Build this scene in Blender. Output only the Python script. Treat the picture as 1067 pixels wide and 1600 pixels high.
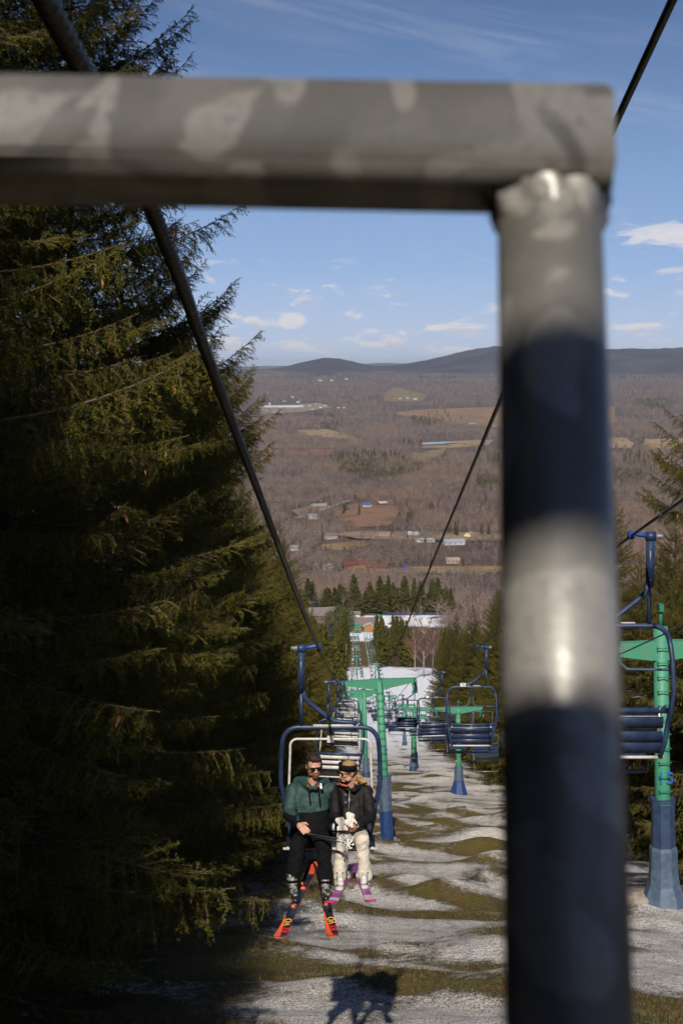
import bpy, bmesh, math, random
import numpy as np
from mathutils import Vector, Matrix, Euler
rnd = random.Random(7)
sc = bpy.context.scene
for o in list(bpy.data.objects): bpy.data.objects.remove(o)
col = sc.collection
R = math.radians

# ------------------------------------------------------------ camera
F = 2200.0                      # focal length in photo pixels (1067 x 1600)
PITCH = math.atan(224/2200)
cp, sp = math.cos(PITCH), math.sin(PITCH)
cam_d = bpy.data.cameras.new('camera'); cam = bpy.data.objects.new('camera', cam_d); col.objects.link(cam)
cam.rotation_euler = (R(90)-PITCH, 0, 0)
cam_d.sensor_fit = 'VERTICAL'; cam_d.sensor_height = 36; cam_d.lens = F/1600*36
cam_d.clip_start = 0.02; cam_d.clip_end = 200000
cam_d.dof.use_dof = True; cam_d.dof.focus_distance = 18; cam_d.dof.aperture_fstop = 15
sc.camera = cam

# ------------------------------------------------------------ sun and sky
SUN_EL, SUN_AZ = 39.0, 5.0      # the sun stands behind the camera, a little to its left
sd = Vector((math.sin(R(SUN_AZ))*math.cos(R(SUN_EL)), math.cos(R(SUN_AZ))*math.cos(R(SUN_EL)), -math.sin(R(SUN_EL))))
sun_d = bpy.data.lights.new('sun', 'SUN'); sun = bpy.data.objects.new('sun', sun_d); col.objects.link(sun)
sun_d.energy = 5.0; sun_d.angle = R(0.8); sun_d.color = (1.0, 0.94, 0.84)
sun.rotation_euler = sd.to_track_quat('-Z', 'Y').to_euler(); sun.location = (0, -30, 60)
w = bpy.data.worlds.new('World'); sc.world = w; w.use_nodes = True
wn, wl = w.node_tree.nodes, w.node_tree.links
bg = wn['Background']; bg.inputs[1].default_value = 0.05
sky = wn.new('ShaderNodeTexSky'); sky.sky_type = 'NISHITA'; sky.sun_disc = False
sky.sun_elevation = R(SUN_EL); sky.sun_rotation = R(180+SUN_AZ); sky.altitude = 600; sky.dust_density = 0.3; sky.air_density = 1.0; sky.ozone_density = 2.6
tc = wn.new('ShaderNodeTexCoord'); sep = wn.new('ShaderNodeSeparateXYZ'); wl.new(tc.outputs['Generated'], sep.inputs[0])
def wmath(op, a, b=None, clamp=False):
    n = wn.new('ShaderNodeMath'); n.operation = op; n.use_clamp = clamp
    for i, v in enumerate((a, b)):
        if v is None: continue
        if isinstance(v, (int, float)): n.inputs[i].default_value = v
        else: wl.new(v, n.inputs[i])
    return n.outputs[0]
def wnoise(vec, scale, detail=5, rough=0.55, dist=0.0):
    n = wn.new('ShaderNodeTexNoise'); n.inputs['Scale'].default_value = scale; n.inputs['Detail'].default_value = detail
    n.inputs['Roughness'].default_value = rough; n.inputs['Distortion'].default_value = dist; wl.new(vec, n.inputs['Vector']); return n.outputs['Fac']
def wramp(v, a, b):
    n = wn.new('ShaderNodeMapRange'); n.interpolation_type = 'SMOOTHSTEP'; n.inputs[1].default_value = a; n.inputs[2].default_value = b; wl.new(v, n.inputs[0]); return n.outputs[0]
def wcomb(x, y, z):
    n = wn.new('ShaderNodeCombineXYZ')
    for i, v in enumerate((x, y, z)):
        if isinstance(v, (int, float)): n.inputs[i].default_value = v
        else: wl.new(v, n.inputs[i])
    return n.outputs[0]
X, Y, Z = sep.outputs
az = wmath('ARCTAN2', X, Y)
cum = wnoise(wcomb(wmath('MULTIPLY', az, 26.0), wmath('MULTIPLY', Z, 85.0), 3.7), 1.0, 7, 0.6, 0.3)
low = wmath('MULTIPLY', wramp(Z, 0.003, 0.012), wmath('SUBTRACT', 1.0, wramp(Z, 0.04, 0.10)))
def puff(a0, z0, aw, zw): return wmath('POWER', 2.718, wmath('MULTIPLY', wmath('ADD', wmath('POWER', wmath('MULTIPLY', wmath('SUBTRACT', az, a0), 1/aw), 2.0), wmath('POWER', wmath('MULTIPLY', wmath('SUBTRACT', Z, z0), 1/zw), 2.0)), -1.0))
cumn = wmath('ADD', cum, wmath('ADD', wmath('MULTIPLY', puff(0.228, 0.090, 0.042, 0.008), 0.26), wmath('MULTIPLY', puff(-0.034, 0.033, 0.014, 0.006), 0.2)))
cumn = wmath('ADD', cumn, wmath('MULTIPLY', wmath('SUBTRACT', 1.0, wramp(Z, 0.012, 0.045)), 0.05))
cumf = wmath('MULTIPLY', wramp(cumn, 0.54, 0.66), wmath('MAXIMUM', low, puff(0.228, 0.090, 0.06, 0.014)))
cirv = wcomb(wmath('MULTIPLY', az, 4.0), wmath('ADD', wmath('MULTIPLY', Z, 26.0), wmath('MULTIPLY', az, 5.0)), 8.1)
cir = wmath('MULTIPLY', wramp(wnoise(cirv, 0.8, 8, 0.62, 0.6), 0.49, 0.80), wramp(Z, 0.08, 0.17))
veil = wmath('MULTIPLY', wmath('SUBTRACT', 1.0, wramp(Z, -0.05, 0.27)), 0.80)
mixv = wn.new('ShaderNodeMixRGB'); wl.new(veil, mixv.inputs[0]); tint = wn.new('ShaderNodeMixRGB'); tint.blend_type = 'MULTIPLY'; tint.inputs[0].default_value = 1; wl.new(sky.outputs[0], tint.inputs[1]); tint.inputs[2].default_value = (.88, .96, 1.2, 1); wl.new(tint.outputs[0], mixv.inputs[1]); mixv.inputs[2].default_value = (7.2, 11.0, 19.0, 1)
mixh = wn.new('ShaderNodeMixRGB'); wl.new(wmath('MULTIPLY', wmath('SUBTRACT', 1.0, wramp(Z, -0.03, 0.085)), 0.85), mixh.inputs[0]); wl.new(mixv.outputs[0], mixh.inputs[1]); mixh.inputs[2].default_value = (13.8, 14.6, 16.6, 1)
mix1 = wn.new('ShaderNodeMixRGB'); wl.new(wmath('MULTIPLY', cir, 0.42), mix1.inputs[0]); wl.new(mixh.outputs[0], mix1.inputs[1]); mix1.inputs[2].default_value = (12.6, 13.2, 15.6, 1)
shade = wnoise(wcomb(wmath('MULTIPLY', az, 26.0), wmath('MULTIPLY', wmath('ADD', Z, 0.004), 85.0), 3.7), 1.0, 4, 0.6, 0.3)
ccol = wn.new('ShaderNodeMixRGB'); wl.new(wramp(shade, 0.5, 0.7), ccol.inputs[0]); ccol.inputs[1].default_value = (16.6, 15.8, 16.0, 1); ccol.inputs[2].default_value = (11.2, 11.2, 13.4, 1)
mix2 = wn.new('ShaderNodeMixRGB'); wl.new(wmath('MULTIPLY', cumf, 0.85), mix2.inputs[0]); wl.new(mix1.outputs[0], mix2.inputs[1]); wl.new(ccol.outputs[0], mix2.inputs[2])
wl.new(mix2.outputs[0], bg.inputs[0])
sc.view_settings.view_transform = 'Standard'; sc.view_settings.look = 'None'; sc.view_settings.gamma = 1; sc.view_settings.exposure = -0.05
sc.cycles.use_denoising = True
sc.cycles.max_bounces = 4; sc.cycles.diffuse_bounces = 3; sc.cycles.use_adaptive_sampling = True; sc.cycles.adaptive_threshold = 0.03; sc.cycles.adaptive_min_samples = 12; sc.cycles.volume_bounces = 0; sc.cycles.transparent_max_bounces = 4
sc.render.engine = 'CYCLES'

# ------------------------------------------------------------ helpers
def U(px, py, d):
    """world point seen at photo pixel (px, py) at depth d metres along the optical axis"""
    x = (px-533.5)/F*d; y = -(py-800)/F*d
    return Vector((x, d*cp + y*sp, -d*sp + y*cp))
ONES = 'zeroth first second third fourth fifth sixth seventh eighth ninth tenth eleventh twelfth thirteenth fourteenth fifteenth sixteenth seventeenth eighteenth nineteenth'.split()
TENS = {2: 'twent', 3: 'thirt', 4: 'fort', 5: 'fift', 6: 'sixt', 7: 'sevent', 8: 'eight', 9: 'ninet'}
def nth(n):
    if n < 20: return ONES[n]
    t, u = divmod(n, 10)
    return TENS[t]+('ieth' if u == 0 else 'y-'+ONES[u])
def tag(o, label=None, cat=None, group=None, kind=None):
    if label: o['label'] = label
    if cat: o['category'] = cat
    if group: o['group'] = group
    if kind: o['kind'] = kind
    return o
def empty(name, loc, label=None, cat=None, group=None, rot=(0, 0, 0)):
    o = bpy.data.objects.new(name, None); col.objects.link(o); o.location = loc; o.rotation_euler = rot; o.empty_display_size = 0.2
    return tag(o, label, cat, group)
def child(name, me, parent, loc=(0, 0, 0), rot=(0, 0, 0)):
    o = bpy.data.objects.new(name, me); col.objects.link(o); o.parent = parent; o.location = loc; o.rotation_euler = rot
    return o
def top(name, me, loc=(0, 0, 0), rot=(0, 0, 0), **k):
    o = bpy.data.objects.new(name, me); col.objects.link(o); o.location = loc; o.rotation_euler = rot
    return tag(o, **k)
def copy_tree(o, parent=None):
    c = o.copy(); col.objects.link(c); c.parent = parent
    for ch in o.children: copy_tree(ch, c)
    return c

class MB:
    """collects shapes; mesh() makes ONE mesh datablock"""
    def __init__(s): s.v = []; s.f = []; s.m = []; s.sm = []
    def add(s, vs, fs, mi=0, smooth=False):
        b = len(s.v); s.v += [tuple(v) for v in vs]; s.f += [tuple(b+i for i in f) for f in fs]; s.m += [mi]*len(fs); s.sm += [smooth]*len(fs); return s
    def box(s, c, size, rot=None, mi=0, bev=0.0):
        hx, hy, hz = (k/2 for k in size); M = rot.to_matrix() if isinstance(rot, Euler) else (rot or Matrix.Identity(3)); c = Vector(c)
        if bev <= 0:
            vs = [c+M@Vector((x, y, z)) for x in (-hx, hx) for y in (-hy, hy) for z in (-hz, hz)]
            return s.add(vs, [(0, 1, 3, 2), (4, 6, 7, 5), (0, 4, 5, 1), (2, 3, 7, 6), (0, 2, 6, 4), (1, 5, 7, 3)], mi)
        bm = bmesh.new(); bmesh.ops.create_cube(bm, size=1)
        for v in bm.verts: v.co = Vector((v.co.x*size[0], v.co.y*size[1], v.co.z*size[2]))
        bmesh.ops.bevel(bm, geom=bm.edges[:], offset=bev, segments=2, affect='EDGES')
        bm.verts.index_update(); vs = [c+M@v.co for v in bm.verts]; fs = [[v.index for v in f.verts] for f in bm.faces]; bm.free()
        return s.add(vs, fs, mi, True)
    def tube(s, pts, r, n=8, mi=0, cap=True, smooth=True):
        pts = [Vector(p) for p in pts]; rs = r if isinstance(r, (list, tuple)) else [r]*len(pts); rings = []
        t = (pts[1]-pts[0]).normalized(); a = t.orthogonal().normalized()
        for i, p in enumerate(pts):
            if i == 0: t = pts[1]-p
            elif i == len(pts)-1: t = p-pts[i-1]
            else: t = (pts[i+1]-p).normalized()+(p-pts[i-1]).normalized()
            t.normalize(); a = (a-t*a.dot(t)).normalized(); b = t.cross(a)
            rings.append([p+(a*math.cos(2*math.pi*k/n)+b*math.sin(2*math.pi*k/n))*rs[i] for k in range(n)])
        vs = [v for g in rings for v in g]; fs = []
        for i in range(len(pts)-1):
            for k in range(n): fs.append((i*n+k, i*n+(k+1) % n, (i+1)*n+(k+1) % n, (i+1)*n+k))
        if cap: fs += [tuple(range(n-1, -1, -1)), tuple((len(pts)-1)*n+k for k in range(n))]
        return s.add(vs, fs, mi, smooth)
    def lathe(s, prof, c=(0, 0, 0), n=16, mi=0, M=None, smooth=True):
        c = Vector(c); M = M or Matrix.Identity(3); vs = []; fs = []
        for r, z in prof: vs += [c+M@Vector((r*math.cos(2*math.pi*k/n), r*math.sin(2*math.pi*k/n), z)) for k in range(n)]
        for i in range(len(prof)-1):
            for k in range(n): fs.append((i*n+k, i*n+(k+1) % n, (i+1)*n+(k+1) % n, (i+1)*n+k))
        fs += [tuple(range(n-1, -1, -1)), tuple((len(prof)-1)*n+k for k in range(n))]
        return s.add(vs, fs, mi, smooth)
    def prism(s, poly, thick, M, c=(0, 0, 0), mi=0):
        """poly in local xz plane, thickness along local y"""
        c = Vector(c); n = len(poly); vs = [c+M@Vector((x, -thick/2, z)) for x, z in poly]+[c+M@Vector((x, thick/2, z)) for x, z in poly]
        fs = [tuple(range(n)), tuple(range(2*n-1, n-1, -1))]+[(i, i+n, (i+1) % n+n, (i+1) % n) for i in range(n)]
        return s.add(vs, fs, mi)
    def mesh(s, name, *mats):
        me = bpy.data.meshes.new(name); me.from_pydata(s.v, [], s.f); me.update()
        for m in mats: me.materials.append(m)
        me.polygons.foreach_set('material_index', s.m); me.polygons.foreach_set('use_smooth', s.sm)
        bm = bmesh.new(); bm.from_mesh(me); bmesh.ops.recalc_face_normals(bm, faces=bm.faces[:]); bm.to_mesh(me); bm.free()
        return me
def np_mesh(name, v, f, mats=(), mi=None, smooth=False):
    me = bpy.data.meshes.new(name); v = np.asarray(v, np.float32); f = np.asarray(f, np.int32); k = f.shape[1]
    me.vertices.add(len(v)); me.vertices.foreach_set('co', v.ravel()); me.loops.add(f.size); me.loops.foreach_set('vertex_index', f.ravel())
    me.polygons.add(len(f)); me.polygons.foreach_set('loop_start', np.arange(0, f.size, k, dtype=np.int32))
    for m in mats: me.materials.append(m)
    if mi is not None: me.polygons.foreach_set('material_index', np.asarray(mi, np.int32))
    me.polygons.foreach_set('use_smooth', np.full(len(f), smooth)); me.update(calc_edges=True); me.validate(); return me
I3 = Matrix.Identity(3)

# procedural materials
def mat(name, c, rough=0.6, metal=0.0, var=0.0, scale=6.0, c2=None, bump=0.0, bscale=None, lo=0.4, hi=0.62, spec=0.5, trans=0.0):
    m = bpy.data.materials.new(name); m.use_nodes = True; n, l = m.node_tree.nodes, m.node_tree.links; b = n['Principled BSDF']
    b.inputs['Roughness'].default_value = rough; b.inputs['Metallic'].default_value = metal; b.inputs['Specular IOR Level'].default_value = spec
    c = tuple(c)+(1,); t = n.new('ShaderNodeTexCoord')
    if var or c2:
        nz = n.new('ShaderNodeTexNoise'); nz.inputs['Scale'].default_value = scale; nz.inputs['Detail'].default_value = 6; l.new(t.outputs['Object'], nz.inputs['Vector'])
        mr = n.new('ShaderNodeMapRange'); mr.inputs[1].default_value = lo; mr.inputs[2].default_value = hi; l.new(nz.outputs['Fac'], mr.inputs[0])
        mx = n.new('ShaderNodeMixRGB'); l.new(mr.outputs[0], mx.inputs[0]); mx.inputs[1].default_value = c
        mx.inputs[2].default_value = tuple(c2)+(1,) if c2 else tuple(k*(1-var) for k in c[:3])+(1,)
        l.new(mx.outputs[0], b.inputs['Base Color'])
    else: b.inputs['Base Color'].default_value = c
    if bump:
        bz = n.new('ShaderNodeTexNoise'); bz.inputs['Scale'].default_value = bscale or scale*4; bz.inputs['Detail'].default_value = 5; l.new(t.outputs['Object'], bz.inputs['Vector'])
        bp = n.new('ShaderNodeBump'); bp.inputs['Strength'].default_value = bump; bp.inputs['Distance'].default_value = 0.02; l.new(bz.outputs['Fac'], bp.inputs['Height']); l.new(bp.outputs[0], b.inputs['Normal'])
    if trans:
        tr = n.new('ShaderNodeBsdfTranslucent'); ms = n.new('ShaderNodeMixShader'); ms.inputs[0].default_value = trans; out = n['Material Output']
        if b.inputs['Base Color'].is_linked: l.new(b.inputs['Base Color'].links[0].from_socket, tr.inputs[0])
        else: tr.inputs[0].default_value = c
        l.new(b.outputs[0], ms.inputs[1]); l.new(tr.outputs[0], ms.inputs[2]); l.new(ms.outputs[0], out.inputs[0])
    return m
M = dict(
 blue=mat('blue_paint', (0.026, 0.046, 0.105), 0.42, var=0.35, scale=9, bump=0.05),
 bright_blue=mat('bright_blue_paint', (0.02, 0.07, 0.30), 0.4, var=0.2),
 white_board=mat('worn_white_board', (0.62, 0.58, 0.54), 0.6, c2=(0.36, 0.33, 0.31), scale=14, lo=0.5, hi=0.75),
 steel=mat('bare_steel', (0.46, 0.45, 0.43), 0.38, 0.6, var=0.3, scale=12),
 black=mat('black_rubber', (0.012, 0.012, 0.013), 0.6, var=0.3),
 rope=mat('wire_rope', (0.030, 0.026, 0.023), 0.42, 0.0, var=0.4, scale=30),
 green=mat('green_paint', (0.050, 0.265, 0.155), 0.55, var=0.22, scale=3.5, c2=(0.095, 0.235, 0.165), lo=.45, hi=.72, bump=0.08),
 dgreen=mat('dark_green_paint', (0.02, 0.20, 0.11), 0.5),
 pad_blue=mat('blue_vinyl_pad', (0.022, 0.060, 0.185), 0.45, var=0.3, scale=5, bump=0.25, bscale=9),
 pad_grey=mat('faded_vinyl_pad', (0.085, 0.125, 0.19), 0.55, var=0.3, scale=6, bump=0.25, bscale=9),
 pad_navy=mat('navy_vinyl_pad', (0.035, 0.060, 0.125), 0.5, var=0.3, scale=6, bump=0.25, bscale=9),
 concrete=mat('concrete', (0.30, 0.25, 0.20), 0.9, var=0.4, scale=5, bump=0.3),
 plate=mat('white_plate', (0.8, 0.8, 0.78), 0.5), ink=mat('black_ink', (0.015, 0.015, 0.02), 0.6), num_blue=mat('blue_number_paint', (0.01, 0.11, 0.50), 0.5),
 needles=mat('spruce_needles', (0.060, 0.066, 0.007), 0.65, c2=(0.140, 0.120, 0.012), scale=1.3, lo=0.38, hi=0.66, spec=0.25, trans=0.22),
 needles_far=mat('spruce_needles_far', (0.054, 0.060, 0.010), 0.8, c2=(0.125, 0.102, 0.018), scale=0.5, lo=0.38, hi=0.66, spec=0.1, trans=0.15),
 pine=mat('pine_needles', (0.075, 0.095, 0.036), 0.8, c2=(0.12, 0.13, 0.05), scale=0.6, spec=0.1, trans=0.15),
 twig=mat('twig_bark', (0.16, 0.11, 0.075), 0.9, var=0.5), cone=mat('spruce_cone', (0.42, 0.17, 0.075), 0.7, var=0.3, scale=20),
 bark=mat('spruce_bark', (0.085, 0.06, 0.045), 0.95, var=0.5, scale=4, bump=0.6),
 bare=mat('bare_twigs', (0.118, 0.082, 0.074), 0.95, c2=(0.20, 0.155, 0.135), scale=0.35, lo=0.4, hi=0.65, spec=0.1),
 bare_trunk=mat('bare_trunk', (0.30, 0.255, 0.22), 0.95, var=0.5, scale=0.2, spec=0.1),
)

def wood_mat(name, cols, spec=.1):
    """bark colour that changes from stand to stand across the valley"""
    m = bpy.data.materials.new(name); m.use_nodes = True; n, l = m.node_tree.nodes, m.node_tree.links; b = n['Principled BSDF']; b.inputs['Roughness'].default_value = .95; b.inputs['Specular IOR Level'].default_value = spec
    g = n.new('ShaderNodeNewGeometry'); prev = None
    for (c, sc_, lo, hi) in cols:
        if prev is None: k = n.new('ShaderNodeRGB'); k.outputs[0].default_value = c+(1,); prev = k.outputs[0]; continue
        nz = n.new('ShaderNodeTexNoise'); nz.inputs['Scale'].default_value = sc_; nz.inputs['Detail'].default_value = 3; l.new(g.outputs['Position'], nz.inputs['Vector']); mr = n.new('ShaderNodeMapRange'); mr.inputs[1].default_value = lo; mr.inputs[2].default_value = hi; l.new(nz.outputs['Fac'], mr.inputs[0]); mx = n.new('ShaderNodeMixRGB'); l.new(mr.outputs[0], mx.inputs[0]); l.new(prev, mx.inputs[1]); mx.inputs[2].default_value = c+(1,); prev = mx.outputs[0]
    l.new(prev, b.inputs['Base Color']); return m
M['bare'] = wood_mat('bare_twigs', [((.125, .076, .064), 0, 0, 0), ((.27, .195, .155), .05, .48, .64), ((.044, .027, .028), .009, .46, .55), ((.19, .098, .060), .003, .50, .60)])
M['bare_trunk'] = wood_mat('bare_trunk', [((.36, .285, .235), 0, 0, 0), ((.15, .11, .095), .05, .45, .6)])
# ------------------------------------------------------------ terrain
_rs = np.random.RandomState(11); _T = _rs.rand(256, 256)
def vnoise(x, y):
    xi = np.floor(x).astype(int); yi = np.floor(y).astype(int); fx = x-xi; fy = y-yi; fx = fx*fx*(3-2*fx); fy = fy*fy*(3-2*fy)
    a = _T[xi & 255, yi & 255]; b = _T[(xi+1) & 255, yi & 255]; c = _T[xi & 255, (yi+1) & 255]; d = _T[(xi+1) & 255, (yi+1) & 255]
    return (a*(1-fx)+b*fx)*(1-fy)+(c*(1-fx)+d*fx)*fy
def fbm(x, y, o=4):
    s = 0; a = 0.5; t = 0
    for i in range(o): s = s+a*vnoise(x*2**i+17*i, y*2**i+31*i); t += a; a *= 0.5
    return s/t
_py = np.array([-400, -120, 0, 60, 180, 345, 655, 780, 885, 950, 1000, 1060, 1200, 1550, 2000, 3000], float)
_pz = np.array([80, 31.3, -3.5, -20.9, -50, -86.5, -137, -156, -171.5, -177, -180, -184, -199, -230, -232, -232], float)
_gy = np.arange(-400, 3000, 4.0); _gz = np.interp(_gy, _py, _pz); _k = np.ones(9)/9; _gz[6:-6] = np.convolve(_gz, _k, 'same')[6:-6]
X1 = lambda y: 1.09+0.00878*y           # centre line of the near lift
X2 = lambda y: 7.1+0.0102*y             # centre line of the far-side lift
_mg = np.random.RandomState(5)
_mx, _my = np.meshgrid(np.arange(-6, 15, 2.7), np.arange(14, 150, 3.1)); _mx = (_mx+(np.arange(_mx.shape[0]) % 2)[:, None]*1.35).ravel(); _my = _my.ravel()
_mx = _mg.uniform(-6, 14, _mx.shape); _my = 14+136*_mg.rand(*_my.shape); _ms = _mg.uniform(.6, 1.7, _mx.shape); _ma = _ms*_mg.uniform(.06, .34, _mx.shape)
def smooth01(v, a, b): t = np.clip((v-a)/(b-a), 0, 1); return t*t*(3-2*t)
def H0(x, y):
    z = np.interp(y, _gy, _gz); far = smooth01(y, 1900, 3200)
    z = z+far*(22*(fbm(x/2100+3, y/2600+9, 3)-0.5)*(1-.7*smooth01(y, 6000, 12000)))+190*smooth01(y, 6000, 14000)
    z = z+smooth01(y, 300, 900)*(1-smooth01(y, 1100, 1600))*np.clip(np.abs(x-20)-60, 0, 300)*0.03
    return z
def moguls(x, y):
    z = np.zeros_like(x)
    sel = (x > -9) & (x < 18) & (y > 10) & (y < 155); xs = x[sel]; ys = y[sel]; acc = np.zeros_like(xs)
    for cx, cy, a, s in zip(_mx, _my, _ma, _ms):
        near = (np.abs(ys-cy) < 3.2*s) & (np.abs(xs-cx) < 3.2*s)
        dx = (xs[near]-cx)/s; dy = (ys[near]-cy)/(s*0.9); acc[near] += a*np.exp(-(dx*dx+dy*dy)*0.9)
    env = smooth01(xs, -7, -3)*(1-smooth01(xs, 11, 15))
    z[sel] = acc*env*(1-0.6*smooth01(ys, 60, 150)); return z
def H(x, y):
    x = np.asarray(x, float); y = np.asarray(y, float)
    return H0(x, y)+moguls(np.atleast_1d(x), np.atleast_1d(y)).reshape(x.shape)+0.10*(fbm(x/0.9, y/0.9, 4)-0.5)*(np.abs(x-4) < 26)*(y < 200)*(y > 5)
def gz(x, y): return float(H(np.array([x]), np.array([y]))[0])
def gz0(x, y): return float(H0(np.array([float(x)]), np.array([float(y)]))[0])
def XL(y): return X1(y)-1.6-1.6           # edge of the foliage on the left
def snow_mask(x, y):
    near = 0.55*fbm(x/1.5+.5*y+5, y/1.6+2, 5)+0.45*fbm(x/4.2+1, y/4.6+8, 4)
    thr = 0.478-0.065*smooth01(y, 60, 130)-0.22*smooth01(y, 150, 220)
    m = smooth01(near, thr-0.16, thr+0.15)
    inrun = smooth01(x, XL(y)-3.5+2.7*(1-smooth01(y, 50, 90)), XL(y)+0.2+1.1*(1-smooth01(y, 50, 90)))*(1-smooth01(x, X2(y)+3.2+smooth01(y, 180, 300)*24*(1-smooth01(y, 560, 620)), X2(y)+7+smooth01(y, 180, 300)*30*(1-smooth01(y, 560, 620))))  # snow edge of the run, set back near the left trees to imitate shade
    patch = 1-smooth01(y, 560, 610)*(1-smooth01(y, 830, 880))*smooth01(fbm(x/9, y/60, 3), 0.25, 0.4)
    far = (1-smooth01(y, 905, 950))
    other = smooth01(fbm(x/3.1+40, y/3.1, 4), 0.6, 0.75)*0.6*(y < 200)*(x > X2(y))
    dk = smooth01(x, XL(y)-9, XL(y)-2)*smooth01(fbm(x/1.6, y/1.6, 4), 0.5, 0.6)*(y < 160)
    yard = smooth01(y+26*(fbm(x/16+9, y/40, 3)-.5), 950, 968)*(1-smooth01(y+30*(fbm(x/20+2, y/40, 3)-.5), 1018, 1046))*smooth01(x, 8, 16)*(1-smooth01(x+30*(fbm(x/30, y/22+5, 3)-.5), 62, 88))*smooth01(fbm(x/14+4, y/9, 4), .30, .46)
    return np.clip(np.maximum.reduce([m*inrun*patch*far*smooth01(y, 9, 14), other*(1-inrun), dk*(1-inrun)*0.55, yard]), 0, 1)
def grass_mask(x, y): return np.clip(smooth01(x, XL(y)-4, XL(y)+1)*(1-smooth01(x, X2(y)+5, X2(y)+9))*(1-smooth01(y, 940, 1000)), 0, 1)

def ycoords():
    ys = list(np.arange(-140, 14, 2.5)); y = 14.0
    while y < 60000:
        ys.append(y); y += 0.17 if y < 45 else (y*0.0042 if y < 260 else (y*0.010 if y < 1600 else y*0.028))
    return np.array(ys+[60000.])
def xcoords():
    a = list(np.arange(-12, 20.01, 0.17)); g = []; s = 0.3; x = 20.2
    while x < 45000: g.append(x); x += s; s = min(s*1.16, 60 if x < 1800 else 1e9) if x < 1800 else s*1.25
    g = np.array(g); l = -12.2-(g-20.2)
    return np.array(sorted(list(l)+a+list(g)))
gx, gy = xcoords(), ycoords(); GX, GY = np.meshgrid(gx, gy); GZ = H(GX, GY)
nx, ny = len(gx), len(gy); idx = np.arange(nx*ny).reshape(ny, nx)
gf = np.stack([idx[:-1, :-1], idx[:-1, 1:], idx[1:, 1:], idx[1:, :-1]], -1).reshape(-1, 4)
def ground_mat():
    m = bpy.data.materials.new('hillside_ground'); m.use_nodes = True; n, l = m.node_tree.nodes, m.node_tree.links; b = n['Principled BSDF']; b.inputs['Roughness'].default_value = 0.9; b.inputs['Specular IOR Level'].default_value = 0.15
    g = n.new('ShaderNodeNewGeometry'); P = g.outputs['Position']
    def att(a): k = n.new('ShaderNodeAttribute'); k.attribute_name = a; return k.outputs['Fac']
    def nz(s, d=6, r=0.6):
        k = n.new('ShaderNodeTexNoise'); k.inputs['Scale'].default_value = s; k.inputs['Detail'].default_value = d; k.inputs['Roughness'].default_value = r; l.new(P, k.inputs['Vector']); return k.outputs['Fac']
    def rng(v, a, bb): k = n.new('ShaderNodeMapRange'); k.inputs[1].default_value = a; k.inputs[2].default_value = bb; l.new(v, k.inputs[0]); return k.outputs[0]
    def mix(f, a, bb):
        k = n.new('ShaderNodeMixRGB'); l.new(f, k.inputs[0])
        for i, v in ((1, a), (2, bb)):
            if isinstance(v, tuple): k.inputs[i].default_value = v+(1,)
            else: l.new(v, k.inputs[i])
        return k.outputs[0]
    def mth(op, a, bb):
        k = n.new('ShaderNodeMath'); k.operation = op
        for i, v in enumerate((a, bb)):
            if isinstance(v, (int, float)): k.inputs[i].default_value = v
            else: l.new(v, k.inputs[i])
        return k.outputs[0]
    grass = mix(rng(nz(2.6), 0.42, 0.6), (0.125, 0.108, 0.022), (0.165, 0.10, 0.042)); grass = mix(rng(nz(21), 0.45, 0.7), grass, (0.07, 0.055, 0.025))
    litter = mix(rng(nz(0.02), 0.4, 0.6), (0.072, 0.048, 0.042), (0.105, 0.075, 0.06)); litter = mix(rng(nz(0.004), 0.45, 0.6), litter, (0.12, 0.075, 0.055))
    floor = mix(rng(nz(5), 0.4, 0.65), (0.055, 0.036, 0.022), (0.10, 0.068, 0.042))
    base = mix(att('grass'), mix(att('near'), litter, floor), grass)
    snow = mix(rng(nz(3.3), 0.36, 0.62), (0.90, 0.87, 0.84), (0.68, 0.61, 0.56)); snow = mix(rng(nz(46, 4), 0.57, 0.70), snow, (0.22, 0.17, 0.13)); snow = mix(rng(nz(14, 6, .7), 0.55, 0.70), snow, (0.38, 0.32, 0.27))
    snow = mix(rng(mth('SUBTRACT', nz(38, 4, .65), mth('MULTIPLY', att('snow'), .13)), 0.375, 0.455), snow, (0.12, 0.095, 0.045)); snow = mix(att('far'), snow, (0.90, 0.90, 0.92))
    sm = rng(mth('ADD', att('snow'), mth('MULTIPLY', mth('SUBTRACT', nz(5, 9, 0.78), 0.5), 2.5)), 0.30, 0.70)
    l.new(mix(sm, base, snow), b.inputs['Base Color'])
    bp = n.new('ShaderNodeBump'); bp.inputs['Strength'].default_value = 1.0; bp.inputs['Distance'].default_value = 0.09; l.new(mth('ADD', nz(8, 8, 0.65), mth('MULTIPLY', sm, 0.3)), bp.inputs['Height']); l.new(bp.outputs[0], b.inputs['Normal'])
    return m
gm = np_mesh('ground', np.stack([GX, GY, GZ], -1).reshape(-1, 3), gf, [ground_mat()], smooth=True)
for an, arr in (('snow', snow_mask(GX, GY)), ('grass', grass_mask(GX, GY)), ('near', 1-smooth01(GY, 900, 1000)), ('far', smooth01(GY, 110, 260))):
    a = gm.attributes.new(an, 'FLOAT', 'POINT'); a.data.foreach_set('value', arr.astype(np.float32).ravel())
ground = top('ground', gm, kind='structure')

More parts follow.
